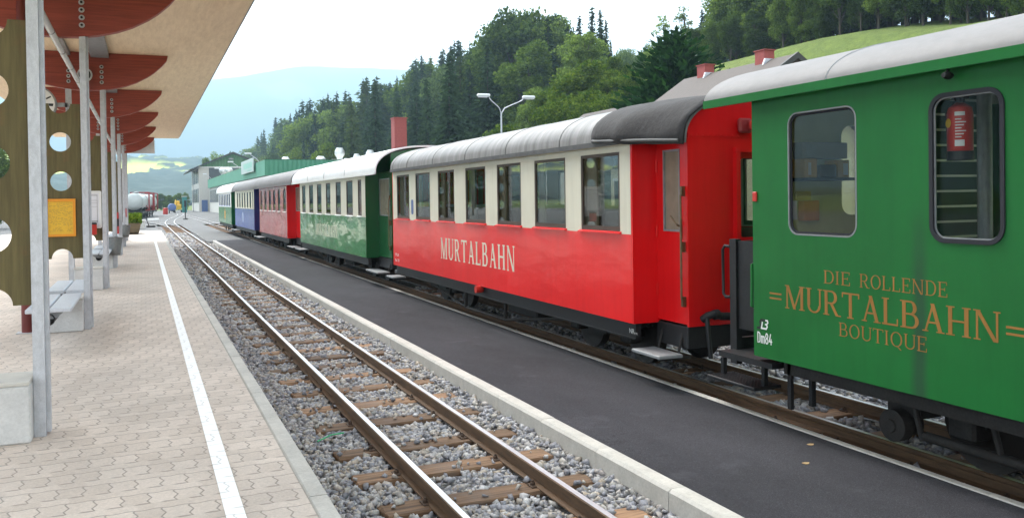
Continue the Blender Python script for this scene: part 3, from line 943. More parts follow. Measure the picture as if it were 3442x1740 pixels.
# ------------------------------------------------------------------ canopy
FR = [7.37, 13.33, 19.45, 25.5, 31.55, 37.62, 43.7]
can = thing('platform_canopy', 'timber platform canopy on pairs of galvanised posts with red stained beams', 'canopy', (-1.04, 7.3, PZ))
m = MB(); m.box(-3.66, 1.2, 5.03, 1.58, 44.3, 5.10)
m.build('soffit', 'soffit', can)
m = MB(); m.box(-3.72, 1.1, 5.10, 1.64, 44.4, 5.22)
m.build('roof_deck', 'galv_dark', can)
bx = [(.51, 5.028), (.49, 4.93), (.39, 4.81), (.24, 4.67), (.11, 4.575), (-.10, 4.455), (-.30, 4.375), (-.55, 4.31), (-.80, 4.275), (-1.04, 4.265)]
bprof = bx + [(-2.08 - x, z) for x, z in bx[-2::-1]]
bm_me = None
for i, y in enumerate(FR):
    if bm_me is None:
        m = MB(); m.prism(bprof, 'XZ', -.08, .08)
        b0 = m.build('beam', 'beam', loc=(0, 0, 0))
        bm_me = b0
        m = MB()
        for sx in (-.74, -1.34):
            for k in range(4):
                z = 4.435 + .104 * k
                m.lathe([(.036, -.095), (.038, -.0815)], (sx, 0, z), 'Y', 14)
                m.lathe([(.018, -.108), (.018, -.095)], (sx, 0, z), 'Y', 6, 1)
        wsh = m.build('bolt_washers', ['galv', 'black'], b0, loc=(0, 0, 0))
        m = MB()
        m.box(-.78, -.07, PZ, -.70, .07, 4.37); m.box(-.782, -.018, PZ, -.778, .018, 4.30)
        p0 = m.build('post', 'galv', loc=(0, 0, 0))
        m = MB(); m.box(-.71, -.02, PZ + .02, -.672, .055, 4.30)
        f0_ = m.build('side_flange', 'galv', p0, loc=(0, 0, 0))
        b, p = b0, p0
    else:
        b = b0.copy(); COL.objects.link(b); c = wsh.copy(); COL.objects.link(c); c.parent = b
        p = p0.copy(); COL.objects.link(p); c = f0_.copy(); COL.objects.link(c); c.parent = p
    off = Vector((0, y, 0)) - can.location
    b.parent = can; b.location = off
    p.parent = can; p.location = off
    p2 = p0.copy(); COL.objects.link(p2); p2.parent = can; p2.location = off + Vector((-2.08, 0, 0)); p2.scale = (-1, 1, 1)
    p2.location = off + Vector((-2.08, 0, 0))
    c = f0_.copy(); COL.objects.link(c); c.parent = p2
m = MB()
for y0, y1 in zip([1.3] + FR, FR + [44.25]):
    m.box(-.93, y0 + .081, 4.93, -.60, y1 - .081, 5.029)
    m.box(-1.45, y0 + .081, 4.95, -1.30, y1 - .081, 5.029)
m.build('purlin', 'galv_dark', can)
m = MB(); m.box(-1.15, 44.02, 4.30, .515, 44.06, 4.93)
m.build('end_board', 'lamp_white', can)
# light tube runs under the beams
lt = thing('light_tube', 'long pale light tube with dark joint rings hung under the canopy beams', 'light tube', (-1.04, 3, 4.17))
m = MB(); m.tube([(-1.04, 3, 4.17), (-1.04, 43.6, 4.17)], .042, 14); m.build('tube', 'tube', lt, 40)
m = MB(); y = 4.35
while y < 43.5:
    m.lathe([(.0455, y - .012), (.0455, y + .012)], (-1.04, 0, 4.17), 'Y', 14); y += 1.595
m.build('joint_ring', 'black', lt)
m = MB()
for y in FR: m.box(-1.055, y - .01, 4.213, -1.025, y + .01, 4.266)
m.build('hanger', 'galv_dark', lt)

# boards with round holes, concrete blocks, benches
ORD = ['nearest the camera', 'second from the camera, with the yellow timetable', 'third from the camera, with the white notice case', 'fourth from the camera, behind the zinc basket',
       'fifth from the camera', 'sixth from the camera', 'farthest from the camera']
PCX = -1.04
def panel_loops():
    x0, x1, z0, z1, r = PCX - .262, PCX + .258, 1.24, 3.36, .133
    out = [(x0, z0)]
    out += [(x0 + .04, z0)] if False else []
    out += [(PCX - r, z0)] + [(PCX + r * math.cos(a), z0 + r * math.sin(a)) for a in np.linspace(PI, 0, 15)][1:-1] + [(PCX + r, z0), (x1, z0), (x1, z1)]
    out += [(PCX + r, z1)] + [(PCX + r * math.cos(a), z1 + r * math.sin(a)) for a in np.linspace(0, -PI, 15)][1:-1] + [(PCX - r, z1), (x0, z1)]
    return [out] + [circle(PCX, z, r, 30) for z in (1.765, 2.30, 2.84)]
pm = MB(); pm.holes(panel_loops(), 'XZ', -.03, .03)
pan0 = pm.build('hole_panel', 'panel', loc=(PCX, 0, 1.24))
blk = MB(); blk.box(-1.298, -.24, PZ, -.782, .20, .68, bev=.012)
blk0 = blk.build('concrete_block', 'concrete', loc=(PCX, 0, PZ))
cap = MB(); cap.box(-1.305, -.245, .681, -.7825, .205, .71, bev=.006)
cap0 = cap.build('cap', 'concrete_top', blk0)
bench_proto = None
for i, y in enumerate(FR):
    o = pan0 if i == 0 else pan0.copy()
    if i: COL.objects.link(o)
    o.location = (PCX, y + .02, 1.24)
    tag(o, 'holed olive board between the posts, ' + ORD[i], 'panel', 'boards with round holes along the platform')
    if i in (1, 3, 5):
        if bench_proto is None:
            bench = thing('bench', '', 'bench', (PCX, y, PZ))
            c = blk0.copy(); COL.objects.link(c); c.parent = bench; c.location = (0, 0, 0); c.name = 'block'; [c.pop(k_, None) for k_ in ('label', 'category', 'group')]
            c2 = cap0.copy(); COL.objects.link(c2); c2.parent = c
            for xa, xb in ((-1.275, -1.052), (-1.025, -.80)):
                for ya, yb in ((y - 2.05, y - .25), (y + .21, y + 2.0)):
                    m = MB(); m.box(xa, ya, .735, xb, yb, .785, bev=.008); m.build('seat_plank', 'plank', bench)
            m = MB(); m.tube([(PCX, y - 2.02, .65), (PCX, y - .24, .65)], .066, 18, caps=False); m.tube([(PCX, y + .2, .65), (PCX, y + 1.97, .65)], .066, 18, caps=False)
            m.tube([(PCX, y - 2.02, .65), (PCX, y - 1.0, .65)], .058, 18, caps=False)
            m.tube([(PCX, y - 1.9, .65), (PCX, y - 1.88, .65)], .057, 18)
            m.build('support_tube', 'black', bench, 40)
            for yy in (y - 1.96, y - .5, y + .45, y + 1.9):
                m = MB(); m.prism([(-1.2, .734), (-.88, .734), (-.97, .655), (-1.11, .655)], 'XZ', yy - .012, yy + .012); m.build('bracket', 'galv_dark', bench)
            bench_proto = bench
        else:
            bench = copy_tree(bench_proto, (PCX, y, PZ))
        tag(bench, 'bench of pale planks on a concrete block under ' + ['the yellow timetable board', 'the board behind the zinc basket', 'the sixth holed board'][(i - 1) // 2], 'bench', 'benches along the platform')
    else:
        o = blk0 if i == 0 else copy_tree(blk0)
        o.location = (PCX, y, PZ)
        tag(o, 'plain concrete block under the holed board ' + ORD[i], 'concrete block', 'concrete blocks between canopy posts')

# downpipe, timetable, notice case, bins, clock, speaker
dp = thing('downpipe', 'dark red rainwater pipe standing on the paving behind the nearest posts', 'downpipe', (-1.47, 13.3, PZ))
m = MB(); m.tube([(-1.47, 13.3, PZ + .01), (-1.47, 13.3, 4.95)], .075, 18); m.build('pipe', 'pipe_red', dp, 40)
m = MB(); m.box(-1.60, 13.2, PZ + .001, -1.36, 13.4, PZ + .012); m.build('foot_plate', 'galv', dp)

ya = FR[1] - .012
tt = thing('timetable_board', 'yellow timetable in an orange frame on the second holed board', 'timetable', (-1.05, ya, 1.55))
m = MB(); m.holes([rect(-1.235, 1.545, -.865, 2.06), rect(-1.205, 1.575, -.895, 2.025)], 'XZ', ya - .035, ya - .003); m.build('frame', 'orange', tt)
m = MB(); m.add([(-1.205, ya - .018, 1.575), (-.895, ya - .018, 1.575), (-.895, ya - .018, 2.025), (-1.205, ya - .018, 2.025)], [(0, 1, 2, 3)]); m.build('sheet', 'yellow', tt)
m = MB()
for r_ in range(24):
    z = 1.995 - r_ * .0165
    x = -1.19
    while x < -.92:
        L = random.uniform(.008, .045)
        if random.random() < .7: m.add([(x, ya - .0195, z), (min(x + L, -.905), ya - .0195, z), (min(x + L, -.905), ya - .0195, z + .006), (x, ya - .0195, z + .006)], [(0, 1, 2, 3)])
        x += L + .01
m.build('print', 'olive_ink', tt)

ya = FR[2] - .012
nc = thing('notice_case', 'white framed notice case with printed sheets on the third holed board', 'notice case', (-1.04, ya, 1.5))
m = MB(); m.holes([rrect(-1.29, 1.49, -.79, 2.245, .03, 3), rect(-1.25, 1.535, -.835, 2.20)], 'XZ', ya - .05, ya - .003); m.build('frame', 'white', nc)
m = MB(); m.add([(-1.25, ya - .03, 1.535), (-.835, ya - .03, 1.535), (-.835, ya - .03, 2.20), (-1.25, ya - .03, 2.20)], [(0, 1, 2, 3)]); m.build('sheet', 'offwhite', nc)
m = MB()
for z, h in ((2.15, .012), (2.05, .006), (2.0, .004), (1.92, .004), (1.62, .02)):
    m.add([(-1.22, ya - .032, z), (-.86, ya - .032, z), (-.86, ya - .032, z + h), (-1.22, ya - .032, z + h)], [(0, 1, 2, 3)])
m.add([(-.873, ya - .032, 1.6), (-.866, ya - .032, 1.6), (-.866, ya - .032, 2.15), (-.873, ya - .032, 2.15)], [(0, 1, 2, 3)])
m.build('print', 'grey', nc)

def red_bin(x, y, z0, z1, r, label, bands=False):
    t = thing('red_bin', label, 'bin', (x, y, z0), 'red bins on the platform posts')
    m = MB(); m.lathe([(r * .9, z0), (r, z0 + .01), (r, z1 - .03)], (x, y, 0), n=20); m.build('body', 'redplastic', t, 40)
    m = MB(); m.lathe([(r * 1.03, z1 - .03), (r * 1.03, z1), (r * .8, z1 + .01)], (x, y, 0), n=20); m.build('lid', 'black' if not bands else 'redplastic', t, 40)
    if bands:
        m = MB(); m.lathe([(r * 1.02, z0 + .25), (r * 1.02, z0 + .50)], (x, y, 0), n=20); m.build('dark_band', 'black', t, 40)
    m = MB(); m.box(x - .02, y + r * .8, z0 + .05, x + .02, y + r * .8 + .09, z1 - .08); m.build('bracket', 'galv', t)
    return t
red_bin(-.965, FR[2] - .20, 1.365, 1.60, .09, 'red bin with black lid fixed below the white notice case')
red_bin(-.825, FR[4] - .22, .98, 1.68, .055, 'slim red bin with a wide black band, beyond the nearer zinc basket', True)
red_bin(-.80, FR[6] - .2, 1.35, 1.75, .06, 'small red bin on the farthest canopy posts')

def basket(x, y, z0, label):
    t = thing('litter_basket', label, 'litter basket', (x, y, z0), 'zinc litter baskets on canopy posts')
    m = MB(); n = 24
    prof = [(.128, 0), (.138, .015), (.142, .06), (.148, .062), (.150, .08), (.144, .085), (.172, .43), (.186, .435), (.188, .455), (.176, .46), (.17, .44), (.135, .03), (.0, .03)]
    vs = []
    m.lathe([(a, z0 + b) for a, b in prof], (x, y, 0), n=n)
    m.build('bucket', 'basket', t, 35)
    m = MB(); m.box(x - .03, y + .15, z0 + .25, x + .03, y + .21, z0 + .5); m.build('hook', 'galv_dark', t)
    t.rotation_euler = (R(-5), R(3), 0)
    return t
basket(-.735, FR[3] - .30, .625, 'zinc litter basket on the fourth canopy post, the nearer of two')
basket(-.70, FR[5] - .28, .66, 'zinc litter basket beside the wooden planter, the farther of two')

ck = thing('platform_clock', 'round white clock with black hour marks hung beside the red beams', 'clock', (-1.85, 18.7, 3.89))
m = MB(); m.lathe([(.33, -.07), (.35, -.06), (.35, .06), (.33, .07)], (-1.85, 18.7, 3.89), 'Y', 40); m.build('case', 'galv_dark', ck, 30)
m = MB(); m.lathe([(.315, -.074), (.32, -.0715)], (-1.85, 18.7, 3.89), 'Y', 40); m.build('dial', 'white', ck)
m = MB()
def bar(m, ang, r0, r1, w_, y):
    c, s = math.sin(ang), math.cos(ang)
    cx, cz = -1.85, 3.89
    m.add([(cx + c * r0 + s * w_, y, cz + s * r0 - c * w_), (cx + c * r1 + s * w_, y, cz + s * r1 - c * w_), (cx + c * r1 - s * w_, y, cz + s * r1 + c * w_), (cx + c * r0 - s * w_, y, cz + s * r0 + c * w_)], [(0, 1, 2, 3)])
for k in range(12): bar(m, k * PI / 6, .20, .295, .014, 18.7 - .0755)
m.build('hour_marks', 'ink', ck)
m = MB(); bar(m, R(95), -.05, .29, .014, 18.7 - .077); bar(m, R(205), -.05, .20, .018, 18.7 - .078); m.build('hands', 'ink', ck)
m = MB(); m.box(-1.5, 18.68, 3.85, -1.31, 18.72, 3.93); m.box(-1.36, 18.68, 3.85, -1.32, FR[2] - .07, 3.93); m.build('bracket', 'galv_dark', ck)

sp = thing('loudspeaker', 'round grey loudspeaker fixed to the second red beam in view', 'loudspeaker', (-1.04, FR[2] - .16, 4.56))
m = MB(); m.lathe([(.11, .075), (.12, .0), (.14, -.03), (.14, -.06), (.12, -.065)], (-1.04, FR[2] - .16, 4.56), 'Y', 24); m.build('housing', 'galv', sp, 40)
m = MB(); m.lathe([(.10, -.075), (.11, -.0655)], (-1.04, FR[2] - .16, 4.56), 'Y', 24); m.build('grille', 'black', sp)

# ------------------------------------------------------------------ train
XS, XF, XD, XDF = 4.70, 7.06, 5.00, 6.76        # near / far side, near / far door plane
ZB, ZW, ZT = .65, 1.585, 2.61                    # sill, waist, top of the side
def roof_prof(hw=1.25, ze=2.58, h=.60, n=2.5, k=28, cx=T2):
    pts = []
    for i in range(k + 1):
        u = -1 + 2 * i / k
        u = math.sin(u * PI / 2)
        pts.append((cx + u * hw, ze + h * max(0, 1 - abs(u) ** n) ** (1 / n)))
    return pts
def roof_z(x, hw=1.25, ze=2.58, h=.60, n=2.5):
    u = min(abs(x - T2) / hw, 1); return ze + h * (1 - u ** n) ** (1 / n)

def add_roof(parent, y0, y1, mat, seams=None, sw=.012, seam_mat='seam', lip='seam', taper=False, **kw):
    pr = roof_prof(**kw)
    ze = pr[0][1]
    def shell(y0, y1, k0=1, k1=1, dz0=0, dz1=0):
        m = MB(); n = len(pr)
        for y, k, dz in ((y0, k0, dz0), (y1, k1, dz1)):
            m.v += [(T2 + (x - T2) * k, y, z + dz) for x, z in pr] + [(T2 + (x - T2) * k * .985, y, z - .04 + dz) for x, z in pr]
        q = 2 * n
        for i in range(n - 1):
            m.f += [(i, i + 1, q + i + 1, q + i), (n + i + 1, n + i, q + n + i, q + n + i + 1), (i + 1, i, n + i, n + i + 1), (q + i, q + i + 1, q + n + i + 1, q + n + i)]
        m.f += [(0, q, q + n, n), (n - 1, 2 * n - 1, q + 2 * n - 1, q + n - 1)]
        m.m = [0] * len(m.f)
        return m
    if taper:
        ta, tb = y0 + .75, y1 - .75
        r = shell(ta, tb).build('roof', mat, parent, 30)
        shell(y0, ta - .001, .76, .997, -.03, -.002).build('roof_end', mat, r, 30)
        shell(tb + .001, y1, .997, .76, -.002, -.03).build('roof_end', mat, r, 30)
        y0, y1 = ta, tb
    else:
        r = shell(y0, y1).build('roof', mat, parent, 30)
    if seams:
        for ys in seams:
            m = MB()
            for a, b in zip(pr, pr[1:]):
                d = Vector((b[0] - a[0], 0, b[1] - a[1])); nn = Vector((-d.z, 0, d.x)).normalized() * .007
                m.add([(a[0], ys - sw, a[1]), (b[0], ys - sw, b[1]), (b[0] + nn.x, ys, b[1] + nn.z), (a[0] + nn.x, ys, a[1] + nn.z), (b[0], ys + sw, b[1]), (a[0], ys + sw, a[1])],
                      [(0, 1, 2, 3), (3, 2, 4, 5)])
            m.build('roof_seam', seam_mat, r)
    m = MB()
    for sx in (-1, 1):
        x = T2 + sx * (kw.get('hw', 1.25) + .002)
        m.box(x, y0 + .01, ze - .045, x + sx * .012, y1 - .01, ze + .01)
    m.build('eaves_strip', lip, r)
    return r

def wheelset(parent, y, r=.36):
    m = MB()
    for sx in (-1, 1):
        x = T2 + sx * .38
        m.lathe([(r * .35, x - .03), (r * .9, x - .025), (r, x - .055), (r, x + .045), (r * .9, x + .03), (r * .35, x + .05)] if sx > 0 else
                [(r * .35, x - .05), (r * .9, x - .03), (r, x - .045), (r, x + .055), (r * .9, x + .025), (r * .35, x + .03)], (0, y, r + .001), 'X', 28)
    m.tube([(T2 - .62, y, r), (T2 + .62, y, r)], .05, 10)
    w_ = m.build('wheelset', 'wheel', parent, 40)
    for sx in (-1, 1):
        m = MB()
        x = T2 + sx * .60
        m.box(x - .09, y - .11, r - .10, x + .09, y + .11, r + .12, bev=.02)
        for k in range(4): m.box(x - .035, y - .42 + .05 * k, r + .13 + .022 * k, x + .035, y + .42 - .05 * k, r + .149 + .022 * k)
        m.build('axle_box', 'under', parent)
    return w_

def bogie(parent, y, wb=1.3):
    for d in (-wb / 2, wb / 2): wheelset(parent, y + d)
    m = MB()
    for sx in (-1, 1):
        x = T2 + sx * .66
        m.box(x - .03, y - 1.05, .50, x + .03, y + 1.05, .62)
        m.box(x - .03, y - .22, .30, x + .03, y + .22, .498)
    m.box(T2 - .62, y - .16, .38, T2 + .62, y + .16, .60)
    m.build('bogie_frame', 'under', parent)

def step_board(parent, ya, yb, z=.36):
    m = MB(); m.box(4.68, ya, z, 4.96, yb, z + .035, bev=.006)
    s = m.build('step', 'galv_dark', parent)
    for y in (ya + .08, yb - .08):
        m = MB()
        m.tube([(4.95, y, z), (5.02, y, ZB - .05)], .014, 6)
        m.box(4.72, y - .015, z - .03, 5.1, y + .015, z - .001)
        m.build('step_bracket', 'under', s)

def window(parent, y0, y1, z0, z1, x, frame, fw=.035, arch=False, sill=None, pane='glass', side=-1, outer=True):
    """pane with its frame (and outer sill) set in the side sheet at x; side -1 faces -X"""
    if arch:
        r = (y1 - y0) / 2
        loop = [(y0, z0), (y1, z0)] + [((y0 + y1) / 2 + r * math.cos(a), z1 - r * .7 + r * .7 * math.sin(a)) for a in np.linspace(0, PI, 9)]
        r2 = r - fw
        inn = [(y0 + fw, z0 + fw), (y1 - fw, z0 + fw)] + [((y0 + y1) / 2 + r2 * math.cos(a), z1 - r * .7 + r2 * .7 * math.sin(a)) for a in np.linspace(0, PI, 9)]
    else:
        loop = rect(y0, z0, y1, z1); inn = rect(y0 + fw, z0 + fw * 1.6, y1 - fw, z1 - fw)
    m = MB(); m.prism(inn, 'YZ', x + .012, x + .017)
    p = m.build('window', pane, parent)
    m = MB(); m.holes([loop, inn], 'YZ', x + .004, x + .030); m.build('window_frame', frame, p)
    if sill:
        m = MB(); m.prism([(x - .035, z0 - .022), (x - .035, z0 - .008), (x - .001, z0 + .006), (x - .001, z0 - .022)], 'XZ', y0 - .03, y1 + .03)
        m.build('window_sill', sill, p)
    return loop

def coach(name_label, y0, y1, wins, lower, upper, endmat, roofmat, frame, sill, wz=(1.605, 2.465), arch=False, seams=None, ve=.57, waist=ZW, wall_t=.035, interior='inner', roofkw={}, taper=False, ends=(True, True),
          seat=True, lip='seam', pillar=None, clsplit=False, group='coaches of the narrow gauge train', solebar='black'):
    t = thing('passenger_coach', name_label, 'railway coach', (T2, (y0 + y1) / 2, 0), group)
    # lower sheets
    m = MB(); m.box(XS, y0, ZB, XS + wall_t, y1, waist); m.build('side_panel', lower, t)
    m = MB(); m.box(XF - wall_t, y0, ZB, XF, y1, waist); m.build('side_panel', lower, t)
    # window bands
    def wloop(a, b):
        if arch:
            r = (b - a) / 2
            return [(a, wz[0]), (b, wz[0])] + [((a + b) / 2 + r * math.cos(q), wz[1] - r * .7 + r * .7 * math.sin(q)) for q in np.linspace(0, PI, 9)]
        return rect(a, wz[0], b, wz[1])
    holes = [wloop(a, b) for a, b in wins]
    m = MB(); m.holes([rect(y0, waist, y1, ZT)] + holes, 'YZ', XS, XS + wall_t); m.build('window_band', upper, t)
    m = MB(); m.holes([rect(y0, waist, y1, ZT)] + holes, 'YZ', XF - wall_t, XF); m.build('window_band', upper, t)
    # waist strip
    for a, b in wins:
        window(t, a, b, wz[0], wz[1], XS, frame, arch=arch, sill=sill)
        window(t, a, b, wz[0], wz[1], XF - .035, frame, arch=arch)
    # recessed end vestibules
    for s, yb, on in ((-1, y0, ends[0]), (1, y1, ends[1])):
        ye = yb + s * ve
        ya_, yb_ = sorted((yb + s * .001, yb + s * .035))
        m = MB(); m.box(XS + .001, ya_, ZB, XD + .03, yb_, ZT - .001); m.build('end_corner', endmat, t)
        m = MB(); m.box(XDF - .03, ya_, ZB, XF - .001, yb_, ZT - .001); m.build('end_corner', endmat, t)
        d0, d1 = sorted((yb + s * .036, ye))
        dw = rect(d0 + .10, 1.62, d1 - .13, 2.46)
        for x, fx in ((XD, 0), (XDF, 1)):
            xa, xb = (x, x + .035) if not fx else (x - .035, x)
            m = MB(); m.holes([rect(d0, ZB + .04, d1, ZT - .002), dw], 'YZ', xa, xb)
            d = m.build('vestibule_door', endmat, t)
            m = MB(); m.prism(dw, 'YZ', xa + .012, xa + .020); m.build('door_window', 'frost', d)
            if not fx:
                m = MB(); m.holes([dw, rect(dw[0][0] + .02, 1.64, dw[1][0] - .02, 2.44)], 'YZ', xa - .006, xa + .010); m.build('window_bead', 'galv_dark', d)
                hy = d0 + .065 if s < 0 else d1 - .065
                m = MB(); m.tube([(x - .02, hy + .02, 1.68), (x - .05, hy + .02, 1.69), (x - .055, hy + .13, 1.78)], .010, 8); m.box(x - .006, hy, 1.55, x - .0005, hy + .04, 1.75); m.build('door_handle', 'brass', d, 40)
                gy = d0 + .028
                m = MB(); m.tube([(x - .02, gy, 2.02), (x - .045, gy, 1.99), (x - .045, gy, .95), (x - .02, gy, .92)], .011, 8)
                for zz in (2.03, 1.47, .92): m.box(x - .04, gy - .018, zz - .05, x - .001, gy + .018, zz + .05)
                m.build('grab_rail', 'brass', d)
                m = MB(); hy = d1 - .012 if s < 0 else d0 + .012
                for zz in (1.0, 1.62, 2.3): m.tube([(x - .010, hy, zz - .06), (x - .010, hy, zz + .06)], .011, 8)
                m.build('hinge', endmat, d)
        # end wall under the roof arch
            RH = roofkw.get('h', .60); hw = XDF - T2
        def under(u): return (T2 + u * .95, 2.58 + RH * max(0, 1 - abs(u * (.95 / .95 if taper else .95 / 1.25)) ** 2.5) ** .4 - .075)
        arcp = [(XDF, 2.53)] + [under(u) for u in np.linspace(.925, -.925, 15)] + [(XD, 2.53)]
        arcp = [(min(max(x, XD), XDF), z) for x, z in arcp]
        ya_, yb_ = sorted((ye + s * .001, ye + s * .035))
        gd = rect(T2 - .36, .72, T2 + .36, 2.45)
        m = MB(); m.holes([[(XD, ZB + .02), (XDF, ZB + .02)] + arcp, rrect(T2 - .24, 1.55, T2 + .24, 2.36, .04, 3)], 'XZ', ya_, yb_)
        e = m.build('end_wall', endmat, t)
        m = MB(); m.prism(rrect(T2 - .24, 1.55, T2 + .24, 2.36, .04, 3), 'XZ', ya_ + .012, ya_ + .018); m.build('gangway_window', 'glass', e)
        m = MB(); m.box(XD - .0, yb_ if s > 0 else ya_ - .008, 2.575, XDF, yb_ + .008 if s > 0 else ya_, 2.61)
        for k in range(24):
            xx = XD + .05 + k * (XDF - XD - .1) / 23
            m.lathe([(.010, (ye + s * .043)), (.005, ye + s * .050)], (xx, 0, 2.593), 'Y', 6)
        m.build('rivet_strip', endmat, e)
        # arched fascia between side and roof
        m = MB()
        fw_ = 1.19
        fasc = [(T2 - fw_, ZT - .03)] + [(T2 + u * fw_, 2.58 + RH * max(0, 1 - abs(u * fw_ / 1.25) ** 2.5) ** .4 - .05) for u in np.linspace(-1, 1, 25)] + [(T2 + fw_, ZT - .03)]
        yf = sorted((yb - s * .002, yb - s * .03))
        m = MB(); m.prism(fasc, 'XZ', yf[0], yf[1]); m.build('roof_fascia', endmat, t)
        m = MB(); m.box(XD + .005, min(yb, ye), .44, XDF - .005, max(yb, ye), ZB + .018, bev=.01); m.build('end_sill', 'black', t)
        step_board(t, min(yb, ye) + .02, max(yb, ye) - .02)
        # coupler and heating hose on the end
        m = MB(); m.lathe([(.07, ye + s * .02), (.07, ye + s * .10), (.05, ye + s * .11), (.05, ye + s * .22), (.17, ye + s * .23), (.17, ye + s * .25)], (T2, 0, .55), 'Y', 18); m.build('buffer', 'under', t, 40)
        m = MB(); m.tube([(5.16, ye + s * .04, .74), (5.18, ye + s * .10, .78), (5.25, ye + s * .12, .80), (5.32, ye + s * .12, .77), (5.42, ye + s * .13, .765)], .040, 12)
        m.lathe([(.052, 5.24), (.052, 5.29)], (0, ye + s * .12, .79), 'X', 12)
        m.tube([(5.17, ye + s * .10, .76), (5.16, ye + s * .13, .60), (5.18, ye + s * .14, .36)], .024, 10)
        m.build('heating_hose', 'black', t, 50)
    # roof
    ra, rb = y0 - ve - .10, y1 + ve + .10
    add_roof(t, ra, rb, roofmat, seams, lip=lip, taper=taper, **roofkw)
    # inside
    m = MB(); m.box(XS + .04, y0 + .04, .90, XF - .04, y1 - .04, .94); m.box(XD + .04, y0 - ve + .04, .90, XDF - .04, y0 + .039, .94); m.box(XD + .04, y1 - .039, .90, XDF - .04, y1 + ve - .04, .94)
    m.build('cabin_floor', 'innerfloor', t)
    m = MB()
    for x0_, x1_ in ((XS + .036, XS + .05), (XF - .05, XF - .036)): m.box(x0_, y0 + .04, .941, x1_, y1 - .04, waist - .01)
    m.build('inner_lining', interior, t)
    if seat:
        mids = [(wins[i][1] + wins[i + 1][0]) / 2 for i in range(len(wins) - 1)]
        for yy in mids:
            for xa, xb in ((XS + .08, 5.66), (6.10, XF - .08)):
                m = MB(); m.box(xa, yy - .05, 1.10, xb, yy + .05, 1.84, bev=.035); m.box(xa, yy + .055, 1.25, xb, yy + .42, 1.36, bev=.03); m.box(xa, yy - .42, 1.25, xb, yy - .055, 1.36, bev=.03); m.box(xa + .1, yy - .03, .945, xb - .1, yy + .03, 1.098)
                m.build('seat', 'seatgreen', t)
    # underframe
    m = MB()
    for x in (4.755, 6.94): m.box(x, y0 + .01, .48, x + .06, y1 - .01, ZB - .001)
    m.box(4.74, y0 + .01, .476, 4.80, y1 - .01, .49); m.build('solebar', solebar, t)
    m = MB()
    L = y1 - y0
    q = [y0 + .20 * L, y0 + .41 * L, y0 + .59 * L, y0 + .80 * L]
    for x in (4.86, 6.90):
        m.tube([(x, q[0], .46), (x, q[1], .20), (x, q[2], .20), (x, q[3], .46)], .020, 8)
        for yy in (q[1], q[2]): m.tube([(x, yy, .20), (x, yy, .475)], .03, 8)
    m.build('truss_rod', 'under', t)
    m = MB(); m.box(5.1, y0 + .35 * L, .26, 5.7, y0 + .46 * L, .50, bev=.02); m.tube([(6.2, y0 + .5 * L, .40), (6.2, y0 + .62 * L, .40)], .16, 16); m.build('brake_gear', 'under', t)
    bogie(t, y0 + 1.65); bogie(t, y1 - 1.65)
    return t

# red and cream coach
W2 = [(8.09, 8.985), (9.385, 10.29), (10.73, 11.595), (12.05, 12.93), (13.465, 14.33), (14.78, 15.67), (16.085, 16.97)]
c2 = coach('red and cream coach lettered in cream, with grey roof, coupled to the green van', 7.87, 17.27, W2, 'red', 'cream', 'redend', 'roof_grey', 'framebrown', 'red',
           seams=[9.4, 11.1, 12.75, 14.4, 16.0, 17.0], roofkw=dict(h=.47), taper=True)
m = MB(); lettering(m, 'MURTALBAHN', 14.21, 10.97, .965, .355, XS - .0015, S=.15, t=.075, sf=.05, sh=.05, gap=.14)
m.build('side_lettering', 'cream_text', c2)
m = MB()
flat_text(m, 'STLB', (XS, 17.16, .845), (0, -1, 0), (0, 0, 1), .075, (-.002, 0, 0), width=.26)
flat_text(m, 'Ba 70', (XS, 17.16, .735), (0, -1, 0), (0, 0, 1), .075, (-.002, 0, 0), width=.30)
m.build('fleet_number', 'white_text', c2)
m = MB(); flat_text(m, 'NR', (4.74, 7.99, .535), (0, -1, 0), (0, 0, 1), .075, (-.003, 0, 0)); flat_text(m, '10 95', (4.74, 7.86 + .03, .535), (0, -1, 0), (0, 0, 1), .03, (-.003, 0, 0))
m.build('overhaul_mark', 'white_text', c2)
m = MB(); m.prism(rrect(15.82, 1.70, 15.96, 1.98, .05, 4), 'YZ', XS - .004, XS - .0005); m.build('blue_plaque', 'bluepaint', c2)
m = MB(); m.lathe([(.055, -.07), (.055, .03), (.045, .05), (.02, .06)], (4.70, 12.35, .60), 'X', 16); m.build('red_tail_cap', 'redplastic', c2, 40)
for i_, (a_, b_) in enumerate(W2):
    m = MB(); pts = []
    for k in range(13):
        pts.append((4.775 + .018 * math.sin(k * 1.9), b_ + .03 - k * (.20 if i_ % 3 else .30) / 12))
    m.prism(pts + [(x + .006, y) for x, y in pts[::-1]], 'XY', 1.63, 2.46); m.build('curtain', 'curtain', c2)
for yy in (11.0, 13.7, 15.2):
    m = MB(); m.box(4.95, yy + .13, 1.45, 5.45, yy + .165, 1.875, bev=.012); m.box(4.95, yy - .17, 1.60, 5.45, yy + .165, 1.885, bev=.012); m.build('seat_cloth', 'head_cloth', c2)
